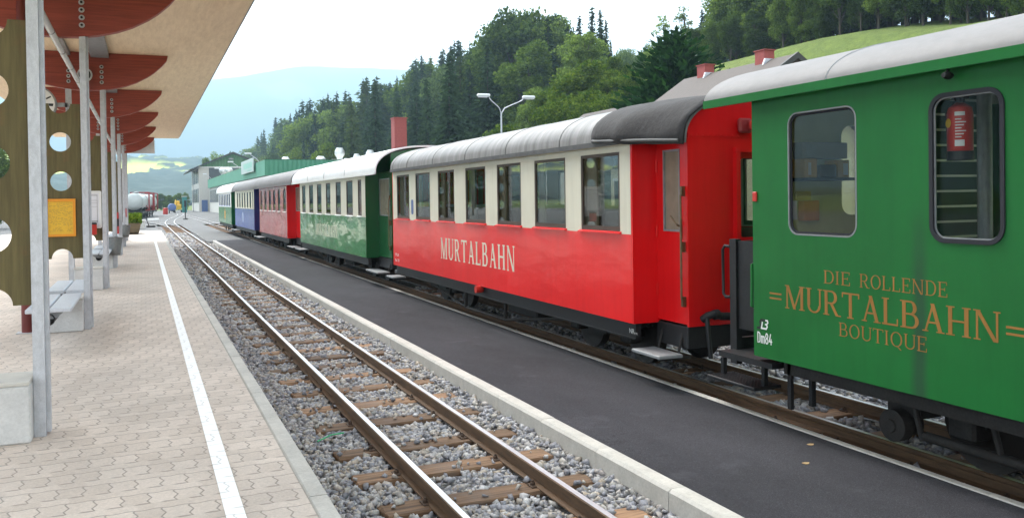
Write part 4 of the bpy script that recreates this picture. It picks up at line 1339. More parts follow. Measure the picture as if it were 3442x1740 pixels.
# black felt patch on the near roof end, buckled and drooping at the corner
pr = roof_prof(hw=1.258, ze=2.585, h=.473)
nY = 16
m = MB(); kx = len(pr)
for j in range(nY + 1):
    v = j / nY; y = 7.16 + v * 1.38
    for i, (x, z) in enumerate(pr):
        edge = max(0, 1 - i / 7)
        d = .014 + .010 * math.sin(i * .8 + j * .7) * (1 - v) + random.uniform(0, .002)
        fl = edge ** 2 * (.05 * (1 - v) + .025 * abs(math.sin(v * 9)))
        tk = .76 + .24 * min(1, (y - 7.19) / .75) if y < 7.95 else 1.0
        m.v.append((T2 + (x - T2) * tk - fl - (d if x < T2 else -d) * .6, y + .015 * math.sin(i * .9), z + d - fl * .5 - .03 * (1 - v) - (.05 * edge ** 3 * (1 - v))))
for j in range(nY):
    for i in range(kx - 1):
        m.f.append((j * kx + i, j * kx + i + 1, (j + 1) * kx + i + 1, (j + 1) * kx + i)); m.m.append(0)
fo = m.build('felt_patch', 'felt', c2, 80)
md = fo.modifiers.new('thick', 'SOLIDIFY'); md.thickness = .02; md.offset = -1
m = MB(); m.tube([(T2 - 1.03, 7.2, 2.53), (T2 - 1.16, 7.5, 2.55), (T2 - 1.285, 7.95, 2.57), (T2 - 1.285, 8.5, 2.60)], .018, 8); m.build('felt_batten', 'seam', c2)
tl = MB(); tl.box(5.60, 7.20, 2.62, 5.76, 7.262, 2.77, bev=.02); tl.box(5.69, 7.15, 2.64, 5.76, 7.199, 2.74, bev=.012)
o = tl.build('tail_lamp', 'frame_red', c2)
m = MB(); m.lathe([(.05, 7.135), (.055, 7.148)], (5.725, 0, 2.69), 'Y', 14); m.build('lamp_lens', 'redplastic', o)
for k, yy in enumerate((10.5, 13.2, 15.9)):
    m = MB(); m.lathe([(.02, 2.545), (.09, 2.52), (.12, 2.44), (.09, 2.36), (.02, 2.34)], (T2, yy, 0), n=16); m.build('ceiling_globe', pbr('lamp_globe_%d' % k, (.75, .66, .25), .4), c2, 60)
m = MB(); m.box(5.55, 7.20, .72, 5.60, 7.262, 2.42); m.box(6.16, 7.20, .72, 6.21, 7.262, 2.42); m.box(5.55, 7.20, 2.421, 6.21, 7.262, 2.47); m.build('gangway_frame', 'redend', c2)
m = MB()
for k in range(5): m.tube([(5.5 + .04 * k, 7.1 - .05 * k, 1.0), (5.9 - .04 * k, 7.15 - .05 * k, 1.62)], .012, 6)
m.box(5.88, 6.9, .95, 5.92, 7.19, 1.62); m.build('gangway_gate', 'black', c2)

# green and cream coach
W3 = [(20.06, 20.43), (20.98, 21.71), (22.37, 23.02), (23.73, 24.37), (25.03, 25.72), (26.35, 27.04), (27.69, 28.32)]
c3 = coach('green and cream coach with clean white roof behind the red and cream one', 19.69, 28.72, W3, 'green3', 'cream', 'green_end', 'roof_white', 'framebrown', 'white', seams=[21.6, 24.3, 26.9], ve=1.13, lip='white')
m = MB(); lettering(m, 'MURTALBAHN', 26.0, 22.9, .98, .33, XS - .0015, S=.15, t=.075, sf=.05, sh=.05, gap=.14); m.build('side_lettering', 'cream_text', c3)
m = MB(); m.prism(rect(20.10, 1.66, 20.39, 2.20), 'YZ', XS + .020, XS + .028); m.build('drawn_blind', wood('blind_veneer', (.16, .09, .045), (.26, .16, .09)), c3)
# dull red coach with round topped windows
W4 = [(31.83, 32.46), (33.19, 33.85), (34.51, 35.15), (35.77, 36.43), (37.14, 37.80), (38.50, 39.15)]
c4 = coach('dull red coach with six round topped windows and pale roof', 31.6, 39.5, W4, 'rose', 'rose', 'redend', 'roof_pale', 'framebrown', 'white', wz=(1.60, 2.44), arch=True, ve=1.35, lip='roof_pale')
W5 = [(42.35 + 1.235 * k, 42.95 + 1.235 * k) for k in range(7)]
W5[0] = (41.95, 42.25); W5[1] = (42.95, 43.6)
W5 = [(41.93, 42.22)] + [(42.78 + 1.22 * k, 43.42 + 1.22 * k) for k in range(6)]
c5 = coach('blue and cream coach with narrow windows, between the red and the far green coach', 41.6, 50.6, W5, 'blue', 'cream', 'bluedark', 'roof_pale', 'framebrown', 'cream', wz=(1.65, 2.44), ve=.95, waist=1.63, lip='roof_pale', seat=False)
m = MB(); m.prism(circle(46.6, 1.18, .26, 20), 'YZ', XS - .004, XS - .001); m.build('side_emblem', pbr('pale_blue_emblem', (.42, .46, .60), .5), c5)
W6 = [(53.6 + 1.2 * k, 54.45 + 1.2 * k) for k in range(7)]
c6 = coach('last coach of the train, pale green with orange emblem and white roof', 53.0, 62.1, W6, 'green6', 'white', 'green_end', 'roof_white', 'bluepaint', 'white', wz=(1.70, 2.44), ve=.95, waist=1.66, lip='white', seat=False)
m = MB(); m.prism([(57.3 + (.42 if k % 2 else .24) * math.cos(2 * PI * k / 12), 1.18 + (.42 if k % 2 else .24) * math.sin(2 * PI * k / 12)) for k in range(12)], 'YZ', XS - .004, XS - .001); m.build('side_emblem', 'orange', c6)

# ---- green boutique van, nearest vehicle
VE = 5.89
van = thing('shop_van', 'nearest green railway van with ochre lettering, a shop on wheels', 'railway van', (T2, 0, 0))
VZB, VZT = .64, 2.78
wl = [rrect(4.735, 1.665, 5.455, 2.625, .10, 6), rrect(3.585, 1.675, 4.095, 2.605, .10, 6), rrect(1.6, 1.68, 2.6, 2.6, .10, 6), rrect(-1.0, 1.68, 0.0, 2.6, .10, 6), rrect(-3.4, 1.68, -2.4, 2.6, .10, 6)]
V0 = -5.6
m = MB(); m.holes([rect(V0, VZB, VE, VZT)] + wl, 'YZ', XS, XS + .045); m.build('side_wall', 'green1', van)
m = MB(); m.holes([rect(V0, VZB, VE, VZT), rrect(-2.6, 1.68, -1.4, 2.6, .1, 6), rrect(.2, 1.68, 1.4, 2.6, .1, 6), rrect(1.7, 1.68, 2.8, 2.6, .1, 6), rrect(3.1, 1.5, 4.6, 2.65, .1, 6), rrect(5.53, 1.2, 5.80, 2.65, .06, 6)], 'YZ', XF - .045, XF); m.build('side_wall', 'green1', van)  # far wall: window openings added out of sight to let light into the van
# near end wall (facing the coach) with its gangway window, seen from inside through the first window
ew = rrect(5.60, 1.80, 6.16, 2.58, .10, 6)
m = MB(); m.holes([[(XS + .046, VZB), (XF - .046, VZB)] + [(T2 + u * 1.13, 2.80 + .38 * max(0, 1 - abs(u * 1.13 / 1.262) ** 2) ** .5 - .06) for u in np.linspace(1, -1, 15)], ew], 'XZ', VE - .045, VE - .0005); e = m.build('end_wall', 'green1', van)
m = MB(); m.holes([rect(XS + .05, 1.0, XF - .05, 2.76), ew], 'XZ', VE - .075, VE - .047); m.build('inner_lining', 'lino', e)
m = MB(); m.prism(ew, 'XZ', VE - .03, VE - .024); m.build('gangway_window', 'glass', e)
m = MB(); m.box(XS + .046, V0, VZB, XF - .046, V0 + .045, VZT + .15); m.build('end_wall', 'green1', van)
m = MB(); m.box(XS + .046, V0 + .05, .95, XF - .046, VE - .08, .99); m.build('cabin_floor', 'innerfloor', van)
m = MB(); m.box(XF - .03, V0 + .3, 1.1, XF - .024, VE - .1, 2.70); m.build('window', 'glass', van)  # single pane across the added light openings of the far wall
m = MB(); m.box(5.38, 4.95, .991, 6.34, 4.975, 2.76); pt_ = m.build('slat_partition', 'innerdark', van)
m = MB()
for k in range(13):
    z = 1.27 + .1205 * k
    m.box(5.40, 4.935, z - .008, 6.32, 4.9495, z + .009)
m.build('slat_rails', 'alu', pt_)
m = MB(); m.box(XS + .046, V0 + .05, .991, XS + .06, VE - .08, 1.64); m.build('inner_lining', 'innerdark', van)
m = MB(); m.box(XS + .05, V0 + .05, 2.765, XF - .05, VE - .05, 2.785); m.build('ceiling_lining', 'white', van)
for i, L in enumerate(wl):
    c0 = (min(p[0] for p in L) + max(p[0] for p in L)) / 2; c1 = (min(p[1] for p in L) + max(p[1] for p in L)) / 2
    def inset(L, d):
        y0_, y1_ = min(p[0] for p in L), max(p[0] for p in L); z0_, z1_ = min(p[1] for p in L), max(p[1] for p in L)
        return rrect(y0_ + d, z0_ + d, y1_ - d, z1_ - d, max(.1 - d, .02), 6)
    m = MB(); m.prism(inset(L, .004), 'YZ', XS + .024, XS + .030); wdw = m.build('window', 'clear_glass', van)
    if i == 0:
        m = MB(); m.holes([inset(L, .002), inset(L, .012)], 'YZ', XS - .002, XS + .010); m.build('window_frame', 'galv_dark', wdw)
        m = MB(); m.holes([inset(L, .014), inset(L, .03)], 'YZ', XS + .012, XS + .022); m.build('window_seal', 'rubber', wdw)
    else:
        m = MB(); m.holes([inset(L, -.012), inset(L, .016)], 'YZ', XS - .012, XS + .012); m.build('window_seal', 'rubber', wdw, 40)
        m = MB(); m.holes([inset(L, .016), inset(L, .024)], 'YZ', XS + .004, XS + .014); m.build('window_frame', 'galv_dark', wdw)
add_roof(van, V0 - .55, 6.45, 'roof_pale', [4.95, 2.2, -.6, -3.4], seam_mat='galv_dark', sw=.005, lip='green1', hw=1.262, ze=2.80, h=.38, n=2)
m = MB()
for x in (T2 - 1.263 - .012, T2 + 1.263): m.box(x, V0 - .54, 2.752, x + .012, 6.44, 2.822)
m.build('gutter', 'green1', van)
m = MB(); m.lathe([(.016, XS - .10), (.026, XS - .075), (.026, XS - .05), (.012, XS - .02)], (0, 3.915, 2.715), 'X', 12); m.tube([(XS - .06, 3.915, 2.74), (XS - .06, 3.915, 2.80)], .01, 6); m.build('lamp_bracket', 'black', van, 40)
m = MB()
lettering(m, 'DIE', 5.07, 4.80, 1.315, .098, XS - .0012, S=.10, t=.055, gap=.07)
lettering(m, 'ROLLENDE', 4.715, 3.975, 1.315, .098, XS - .0012, S=.10, t=.055, gap=.07)
lettering(m, 'MURTALBAHN', 5.50, 3.605, 1.08, .185, XS - .0012, S=.125, t=.065, gap=.04)
lettering(m, '=', 5.685, 5.525, 1.075, .18, XS - .0012)
lettering(m, '=', 3.575, 3.42, 1.075, .18, XS - .0012)
lettering(m, 'BOUTIQUE', 4.92, 4.135, .94, .10, XS - .0012, S=.10, t=.055, gap=.07)
m.build('side_lettering', 'gold_text', van)
def sans(m, pts, wd, y, z, s, x, sh=0):
    """monoline strokes on the near side; pts in a unit box"""
    for A, B in zip(pts, pts[1:]):
        a, b = Vector((A[0] + A[1] * sh, A[1])), Vector((B[0] + B[1] * sh, B[1]))
        d = (b - a).normalized(); n_ = Vector((-d.y, d.x)) * wd / 2; e_ = d * wd * .42
        m.add([(x - .0001 * (len(m.f) % 7), y - p.x * s, z + p.y * s) for p in (a - e_ + n_, b + e_ + n_, b + e_ - n_, a - e_ - n_)], [(0, 1, 2, 3)])
arcp = lambda cx, cy, r, ry, a0, a1, n=8: [(cx + r * math.cos(R(a0 + (a1 - a0) * i / n)), cy + ry * math.sin(R(a0 + (a1 - a0) * i / n))) for i in range(n + 1)]
m = MB(); q = .082; W_ = .13
sans(m, [(.08, 0), (.08, 1), (.25, 1), (.38, .92), (.42, .8), (.42, .2), (.38, .08), (.25, 0), (.08, 0)], W_, 5.845, .76, q, XS - .0015)
sans(m, [(.62, 0), (.62, .66)], W_, 5.845, .76, q, XS - .0015); sans(m, [(.62, .55), (.72, .66), (.82, .66), (.86, .55), (.86, 0)], W_, 5.845, .76, q, XS - .0015); sans(m, [(.86, .55), (.95, .66), (1.04, .66), (1.09, .55), (1.09, 0)], W_, 5.845, .76, q, XS - .0015)
sans(m, arcp(1.46, .76, .15, .24, 0, 360, 12), W_, 5.845, .76, q, XS - .0015); sans(m, arcp(1.46, .25, .18, .25, 0, 360, 12), W_, 5.845, .76, q, XS - .0015)
sans(m, [(2.04, 1), (1.84, .28), (2.20, .28)], W_, 5.845, .76, q, XS - .0015); sans(m, [(2.10, .5), (2.10, 0)], W_, 5.845, .76, q, XS - .0015)
m.build('fleet_number', 'white_text', van)
m = MB(); sans(m, [(.98, .98), (.45, .98), (.33, .78), (.42, .58), (.52, .42), (.42, .06), (.05, .06)], .26, 5.845, .875, .075, XS - .0015, .25); k1 = m.build('railway_emblem', 'ink', van)
m = MB(); sans(m, [(.72, .72), (.72, .08), (1.45, .08)], .20, 5.845, .875, .075, XS - .0026, .25)
sans(m, [(1.25, 1.0), (1.52, 1.0), (1.62, .80), (1.50, .56), (1.30, .56)], .19, 5.845, .875, .075, XS - .0034, .25); sans(m, [(1.50, .56), (1.64, .34), (1.52, .08), (1.3, .08)], .19, 5.845, .875, .075, XS - .0034, .25)
m.build('emblem_letters', 'white_text', k1)
m = MB(); m.box(XS - .016, VE - .065, 1.93, XS - .001, VE - .015, 2.01, bev=.004); m.build('red_reflector', 'redplastic', van)
# things inside the van
m = MB(); m.box(4.98, VE - .30, 2.095, 5.56, VE - .08, 2.12); sh_ = m.build('shelf', 'black', van)
def inside(name, label, cat, x0, x1, z0, z1, mat, d=.2, extra=None):
    x0 -= .085; x1 -= .085; d *= .75
    t = thing(name, label, cat, ((x0 + x1) / 2, VE - .2, z0))
    m = MB(); m.box(x0, VE - .085 - d, z0, x1, VE - .085, z1, bev=.006); m.build('box', mat, t)
    if extra:
        m = MB(); m.box(x0 + (x1 - x0) * extra[0], VE - .088 - d, z0 + (z1 - z0) * .15, x0 + (x1 - x0) * extra[1], VE - .0855 - d, z0 + (z1 - z0) * .8); m.build('paper_label', extra[2], t)
kraft = pbr('kraft_board', (.58, .34, .10), .75)
inside('carton', 'ochre carton on the shelf seen through the first van window, left one', 'carton', 5.13, 5.27, 2.121, 2.28, kraft, .2, (.3, .5, 'offwhite'))
inside('carton', 'ochre carton with a white label on the shelf, beside the van door window', 'carton', 5.48, 5.62, 2.121, 2.27, kraft, .2, (.5, .85, 'offwhite'))
inside('black_box', 'black box between the two ochre cartons on the van shelf', 'box', 5.285, 5.465, 2.121, 2.23, 'ink', .22)
inside('file_rack', 'row of grey files standing on the cartons behind the van window', 'file rack', 5.14, 5.63, 2.283, 2.42, 'grey', .16, (.08, .3, 'galv_dark'))
inside('orange_tray', 'orange tray with leaflets on the inner wall below the van shelf', 'tray', 5.19, 5.36, 1.76, 1.93, pbr('orange_tray', (.62, .19, .04), .6), .10)
inside('leaflet', 'white sheet on the inner wall beside the orange tray', 'leaflet', 5.10, 5.178, 1.77, 1.93, 'offwhite', .012)
inside('yellow_card', 'yellow card on the inner wall above the orange tray', 'card', 5.16, 5.33, 1.935, 2.01, pbr('yellow_card', (.66, .56, .09), .6), .012)
fx = thing('fire_extinguisher', 'red fire extinguisher hung inside the second van window', 'fire extinguisher', (4.87, 4.02, 2.19))
m = MB(); m.lathe([(.074, 2.25), (.078, 2.255), (.078, 2.49), (.07, 2.53), (.03, 2.56)], (4.87, 4.02, 0), n=24); m.build('cylinder', 'redplastic', fx, 40)
m = MB(); m.lathe([(.080, 2.19), (.080, 2.249)], (4.87, 4.02, 0), n=24); m.lathe([(.03, 2.561), (.028, 2.60)], (4.87, 4.02, 0), n=12); m.box(4.85, 3.97, 2.585, 4.89, 4.07, 2.60); m.tube([(4.87, 4.06, 2.57), (4.86, 4.115, 2.5), (4.86, 4.11, 2.38), (4.87, 4.09, 2.3)], .008, 6); m.build('valve_and_base', 'black', fx, 40)
m = MB()
for a0, a1, z0, z1 in ((196, 240, 2.475, 2.50), (196, 238, 2.28, 2.32)):
    m.add([(4.87 + .0788 * math.cos(R(a)), 4.02 + .0788 * math.sin(R(a)), z) for a in np.linspace(a0, a1, 6) for z in (z0, z1)], [(2 * i, 2 * i + 2, 2 * i + 3, 2 * i + 1) for i in range(5)])
for k in range(7):
    z = 2.335 + k * .019
    m.add([(4.87 + .0788 * math.cos(R(a)), 4.02 + .0788 * math.sin(R(a)), zz) for a in np.linspace(198, 225 + 10 * (k % 3), 6) for zz in (z, z + .007)], [(2 * i, 2 * i + 2, 2 * i + 3, 2 * i + 1) for i in range(5)])
m.build('label_print', 'offwhite', fx)
m = MB(); ctr = Vector((4.87, 4.02, 2.43)); dirn = Vector((-math.cos(R(18)), math.sin(R(18)), 0)); tn = Vector((dirn.y, -dirn.x, 0))
m.add([ctr + dirn * .081 + tn * .030 * math.cos(a) + Vector((0, 0, .030 * math.sin(a))) for a in np.linspace(0, 2 * PI, 18, endpoint=False)], [tuple(range(18))]); m.build('yellow_sticker', 'yellow', fx)
m = MB(); m.tube([(5.6, 4.42, .995), (5.6, 4.42, 2.76)], .05, 14); m.build('inner_post', 'galv', van, 40)
# platform end: side plate, post, hand rail, step
m = MB(); m.box(4.895, VE + .003, .79, 4.915, 6.345, 1.575); m.build('gate_plate', 'black', van)
m = MB(); m.box(4.875, 6.35, .47, 4.935, 6.44, 1.59); m.box(4.94, 6.37, .60, 6.82, 6.42, .70); m.box(4.94, 6.38, 1.52, 5.50, 6.41, 1.57); m.build('gate_post', 'black', van)
m = MB(); m.tube([(4.88, 6.44, 1.52), (4.87, 6.50, 1.525), (4.865, 6.525, 1.49), (4.865, 6.52, 1.09), (4.87, 6.495, 1.06), (4.88, 6.44, 1.065)], .014, 8); m.build('hand_rail', 'black', van, 40)
m = MB(); m.tube([(4.75, VE - .002, 1.42), (4.70, VE + .018, 1.40), (4.695, VE + .02, 1.05), (4.75, VE - .002, 1.03)], .012, 8); m.build('corner_rail', 'green1', van, 40)
m = MB(); m.box(4.72, VE - .2, .55, 7.02, 6.40, .60); m.build('end_platform', 'black', van)
m = MB(); m.box(4.83, 6.06, .285, 5.13, 6.74, .315, bev=.005)
for k in range(8):
    for j in range(16): m.box(4.85 + .034 * k, 6.08 + .04 * j, .3152, 4.868 + .034 * k, 6.10 + .04 * j, .319)
st_ = m.build('step', 'black', van)
for xa, xb, ya, yb, za, zb in ((4.96, 5.0, 6.08, 6.12, .316, .549), (4.96, 5.0, 6.66, 6.70, .316, .469), (4.80, 4.83, 5.56, 5.60, .24, .639), (5.02, 5.06, 5.56, 5.60, .24, .639)):
    m = MB(); m.box(xa, ya, za, xb, yb, zb); m.build('step_hanger', 'black', st_)
# van running gear
m = MB()
for x in (4.80, 6.90): m.box(x, V0 + .3, .52, x + .06, VE - .25, .639)
m.build('solebar', 'under', van)
for yc in (3.55, -3.6):
    bogie(van, yc, 1.5)
    m = MB(); m.tube([(5.06, yc + .93, .262), (5.06, yc - 1.0, .262)], .036, 12)
    for dy in (.95, .32): m.tube([(5.06, yc + dy + .12, .62), (5.06, yc + dy, .22)], .022, 8)
    m.tube([(5.2, yc + .62, .58), (5.12, yc + .48, .42), (5.2, yc + .5, .56)], .02, 8); m.build('brake_rod', 'under', van, 40)
    m = MB(); m.lathe([(.06, 4.99), (.118, 5.0), (.118, 5.09), (.09, 5.10), (.09, 5.22)], (0, yc + 1.17, .29), 'X', 22); m.lathe([(.045, 4.975), (.05, 4.989)], (0, yc + 1.17, .29), 'X', 14)
    m.box(5.10, yc + 1.0, .36, 5.3, yc + 1.3, .60); m.build('brake_cylinder', 'under', van, 40)
    m = MB(); m.box(6.3, yc + 1.75, .20, 6.5, yc + 2.1, .60, bev=.03); m.tube([(6.4, yc + 1.9, .3), (6.0, yc + 2.3, .5)], .03, 8); m.build('brake_rigging', 'under', van)

# ------------------------------------------------------------------ buildings and yard
ws = thing('workshop_building', 'long low workshop with green metal fascia beyond the train', 'building', (26, 144, 0))
m = MB(); m.box(12.6, 98.3, -.2, 40, 190, 6.2); m.build('wall', 'render', ws)
m = MB(); m.box(12.28, 98, 4.82, 12.58, 190, 6.52); m.build('fascia', 'corr_y', ws)
m = MB(); m.box(12.29, 97.98, 4.82, 40, 98.28, 6.52); m.build('fascia', 'corr_x', ws)
m = MB(); m.box(12.26, 97.96, 6.521, 40, 98.3, 6.58); m.box(12.26, 98.301, 6.521, 12.6, 190, 6.58); m.build('coping', 'green_end', ws)
for k in range(28):
    y = 101 + 3.15 * k
    m = MB(); m.box(12.54, y, 1.9, 12.60, y + 1.9, 4.3); f = m.build('window', 'dark', ws)
    m = MB(); m.box(12.52, y - .08, 1.82, 12.535, y, 4.38); m.box(12.52, y + 1.9, 1.82, 12.535, y + 1.98, 4.38); m.build('window_frame', 'white', f)
def vent(x, y, s, h):
    m = MB(); m.lathe([(.30 * s, 6.2), (.30 * s, 6.2 + h * .40), (.52 * s, 6.2 + h * .62), (.52 * s, 6.2 + h * .80), (.32 * s, 6.2 + h)], (x, y, 0), n=14)
    m.build('roof_vent', 'alu', ws, 30)
vent(16.6, 112, .95, 1.35); vent(21.4, 114, 1.2, 1.55); vent(21.9, 104.5, 1.15, 2.1)
vent(27.5, 112, 1.15, 2.3); vent(25.7, 112, .9, 1.8); vent(24.3, 112, .7, 1.2); vent(13.4, 165, 1.5, 2.0); vent(13.6, 156, 1.2, 1.6)
m = MB(); m.prism([(18.6, 6.2), (21.6, 6.2), (20.1, 6.95)], 'XZ', 112, 120); m.build('roof_light', 'offwhite', ws)
m = MB(); m.box(20.2, 100.5, 6.2, 27.0, 106, 6.72); m.build('roof_hatch', 'white', ws)
m = MB(); m.box(11.96, 106.3, 5.52, 12.10, 119.8, 7.15, bev=.02); sg = m.build('sign_board', pbr('pale_sign', (.50, .58, .55), .5), ws)
m = MB(); m.box(11.945, 107.2, 6.05, 11.958, 116.6, 6.72); m.box(11.945, 107.6, 5.72, 11.958, 113, 5.9); m.build('green_band', pbr('pale_green_print', (.30, .58, .48), .5), sg)
for y in (103, 124.7, 149, 180):
    m = MB(); m.tube([(12.3, y, 6.5), (12.0, y, 6.85), (11.3, y, 7.35)], .04, 8); a = m.build('lamp_arm', 'galv', ws)
    m = MB(); m.box(10.7, y - .14, 7.36, 11.45, y + .14, 7.54, bev=.05); m.build('lamp_head', 'lamp_white', a)
m = MB(); m.box(12.3, 147, 2.6, 12.53, 147.7, 3.6); m.build('wall_box', 'ink', ws)

hl = thing('gabled_hall', 'tall gabled hall with green boarded gable behind the workshop', 'building', (17.6, 205, 0))
m = MB(); m.prism([(10.7, -.2), (24.5, -.2), (24.5, 9.4), (10.7, 9.4)], 'XZ', 193, 222); m.build('wall', 'render', hl)
m = MB(); m.prism([(10.65, 9.42), (24.55, 9.42), (17.6, 12.15)], 'XZ', 192.9, 222); m.build('gable', 'gable', hl)
m = MB(); m.prism([(8.9, 8.55), (17.6, 12.2), (26.3, 8.55), (26.3, 8.8), (17.6, 12.55), (8.9, 8.8)], 'XZ', 191.9, 223); m.build('roof', 'timber_trim', hl)
m = MB(); m.box(12.75, 192.9, 6.5, 24.0, 192.99, 9.15); m.build('glazed_front', 'dark', hl)
m = MB(); m.box(10.6, 192.85, 9.2, 24.5, 192.98, 9.41); m.build('white_band', 'white', hl)
for z0, z1 in ((6.0, 8.9), (1.9, 4.8)):
    for k in range(4):
        m = MB(); m.box(10.62, 194.5 + 6.4 * k, z0, 10.69, 200.2 + 6.4 * k, z1); f = m.build('window', 'dark', hl)
        m = MB()
        for j in range(1, 4): m.box(10.60, 194.5 + 6.4 * k + 1.42 * j - .05, z0, 10.618, 194.5 + 6.4 * k + 1.42 * j + .05, z1)
        m.build('glazing_bar', 'white', f)
m = MB(); m.box(11.2, 192.92, -.2, 12.4, 192.99, 2.4); m.build('door', 'bluepaint', hl)
m = MB(); m.tube([(17.2, 192.6, 10.9), (17.2, 192.6, 11.2)], .5, 10); m.build('gable_lamp', 'grey', hl)

bh = thing('boiler_house', 'low building hidden behind the coaches with a tall red chimney', 'building', (18, 63, 0))
m = MB(); m.box(14.5, 58.2, -.2, 21.5, 67, 3.6); m.build('wall', 'render', bh)
m = MB(); m.box(14.2, 57.9, 3.601, 21.8, 67.3, 3.75); m.build('roof', 'galv_dark', bh)
m = MB(); m.box(16.52, 60, 3.751, 17.42, 60.9, 7.75); ch = m.build('chimney', 'brick', bh)
m = MB(); m.box(16.47, 59.95, 7.751, 17.47, 60.95, 7.83); m.build('chimney_cap', 'brick', ch)

hs_ = thing('station_house', 'house with weathered tile roof and two brick chimneys behind the green van', 'house', (18, 23.5, 0))
m = MB(); m.prism([(14.6, -.2), (21.4, -.2), (21.4, 3.6), (18, 5.9), (14.6, 3.6)], 'XZ', 21.1, 25.7); m.build('wall', pbr('cream_render', (.66, .60, .42), .8, 0, .1, 3), hs_)
m = MB(); m.prism([(13.9, 3.30), (18, 6.04), (22.1, 3.30), (22.1, 3.42), (18, 6.17), (13.9, 3.42)], 'XZ', 20.5, 26.3); rf = m.build('roof', 'tile', hs_)
m = MB(); m.prism([(13.88, 3.28), (18, 6.02), (22.12, 3.28), (22.12, 3.46), (18, 6.21), (13.88, 3.46)], 'XZ', 20.38, 20.495); m.build('verge_board', 'timber_trim', rf)
for y in (21.5, 24.6):
    m = MB(); m.box(17.81, y + .17, 5.95, 18.19, y + .63, 6.46); c = m.build('chimney', 'brick', rf)
    m = MB(); m.box(17.78, y + .13, 6.461, 18.22, y + .67, 6.49); m.build('chimney_cap', 'brick', c)
    m = MB(); m.prism([(17.70, 5.99), (18.30, 5.99), (18.21, 6.19), (17.79, 6.19)], 'XZ', y + .10, y + .167); m.build('flashing', 'galv', c)
for y in (22.0, 24.3):
    m = MB(); m.box(14.55, y, 1.2, 14.597, y + 1.1, 2.5); f = m.build('window', 'dark', hs_)
    m = MB(); m.box(14.53, y - .08, 1.12, 14.548, y + 1.18, 1.2); m.box(14.53, y - .08, 2.5, 14.548, y + 1.18, 2.58); m.build('window_frame', 'white', f)
ct = thing('cottage', 'small grey roofed cottage half hidden behind broad trees', 'house', (27.5, 47, .5))
m = MB(); m.prism([(24.6, 0), (31, 0), (31, 5.2), (27.8, 7.3), (24.6, 5.2)], 'XZ', 45.8, 52); m.build('wall', 'render', ct)
m = MB(); m.prism([(24.0, 4.9), (27.8, 7.45), (31.6, 4.9), (31.6, 5.05), (27.8, 7.62), (24.0, 5.05)], 'XZ', 45.2, 52.6); m.build('roof', 'tile', ct)

lp = thing('street_lamp', 'double armed street lamp behind the coaches in front of dark trees', 'street lamp', (18.12, 44, -.1))
m = MB(); m.tube([(18.12, 44, -.1), (18.14, 44, 3), (18.16, 44, 6.7)], .07, 10, r2=.045); m.build('pole', 'galv', lp, 40)
for s, X1, Z1 in ((-1, 17.45, 7.52), (1, 19.5, 7.5)):
    pts = [(18.16, 44, 6.6)] + [(18.16 + (X1 - 18.16) * math.sin(t), 44, 6.72 + (Z1 - 6.72) * (1 - math.cos(t) if False else math.sin(t) ** .8 * .0 + t / (PI / 2)) ** (.62)) for t in np.linspace(.15, PI / 2, 8)]
    m = MB(); m.tube(pts, .03, 8); a = m.build('arm', 'galv', lp, 40)
    m = MB(); x2 = X1 + s * .68
    m.box(min(X1 - s * .04, x2), 43.86, Z1 - .02, max(X1 - s * .04, x2), 44.14, Z1 + .14, bev=.05); m.build('lamp_head', 'lamp_white', a)
    m = MB(); m.box(min(X1 + s * .1, x2 - s * .06), 43.88, Z1 - .06, max(X1 + s * .1, x2 - s * .06), 44.12, Z1 - .021, bev=.02); m.build('lamp_lens', 'offwhite', a)

def tank_wagon(loc, framed, label, L=7.2):
    t = thing('tank_wagon', label, 'tank wagon', (0, 0, 0), 'tank wagons beyond the platform end')
    m = MB(); r = 1.08
    m.lathe([(.25, -.28), (.6, -.2), (.9, -.08), (r, .12), (r, L - .12), (.9, L + .08), (.6, L + .2)], (0, 0, 2.25), 'Y', 28); m.build('tank', 'tankgrey', t, 30)
    m = MB(); m.lathe([(.3, 3.3), (.3, 3.5), (.2, 3.56)], (0, L / 2, 0), n=16); m.box(-.3, .5, 3.34, .3, L - .5, 3.38); m.build('dome_and_walkway', 'galv_dark', t)
    m = MB(); m.box(-1.0, -.6, .75, 1.0, L + .6, 1.0); m.box(-1.05, -.75, .65, 1.05, -.601, 1.0)
    for y in (.8, L - .8):
        m.box(-.85, y - .2, 1.0, .85, y + .2, 1.5)
    m.build('underframe', 'black', t)
    for y in (.4, 1.7, L - 1.7, L - .4):
        m = MB()
        for sx in (-.42, .42): m.lathe([(.36, sx - .05), (.36, sx + .05)], (0, y, .37), 'X', 18)
        m.tube([(-.5, y, .37), (.5, y, .37)], .05, 8); m.build('wheelset', 'wheel', t)
    if framed:
        for y in (-.35, L + .35):
            m = MB()
            for sx in (-1, 1): m.box(sx * 1.14 - .08, y - .08, 1.0, sx * 1.14 + .08, y + .08, 3.5)
            m.box(-1.14, y - .07, 3.42, 1.14, y + .07, 3.56); m.box(-1.14, y - .07, 1.02, 1.14, y + .07, 1.16)
            for sx in (-1, 1): m.tube([(sx * 1.1, y, 1.1), (0, y, 3.4)], .05, 6)
            m.build('end_frame', 'frame_red', t)
        m = MB()
        for sx in (-1, 1): m.box(sx * 1.14 - .06, -.27, 3.42, sx * 1.14 + .06, L + .27, 3.54)
        m.build('top_rail', 'frame_red', t)
    t.location = loc; t.rotation_euler = (0, 0, R(-4.2))
tank_wagon((-1.15, 118, -.1), False, 'plain pale grey tank wagon, nearest of the tank wagons')
tank_wagon((-.45, 127.2, -.1), True, 'red framed tank wagon, coupled to the plain grey one')
tank_wagon((.28, 136.8, -.1), True, 'red framed tank wagon, farthest of the tank wagons')
t = thing('red_drum', 'big red drum standing in the yard by the tank wagons', 'drum', (3.4, 160, -.03))
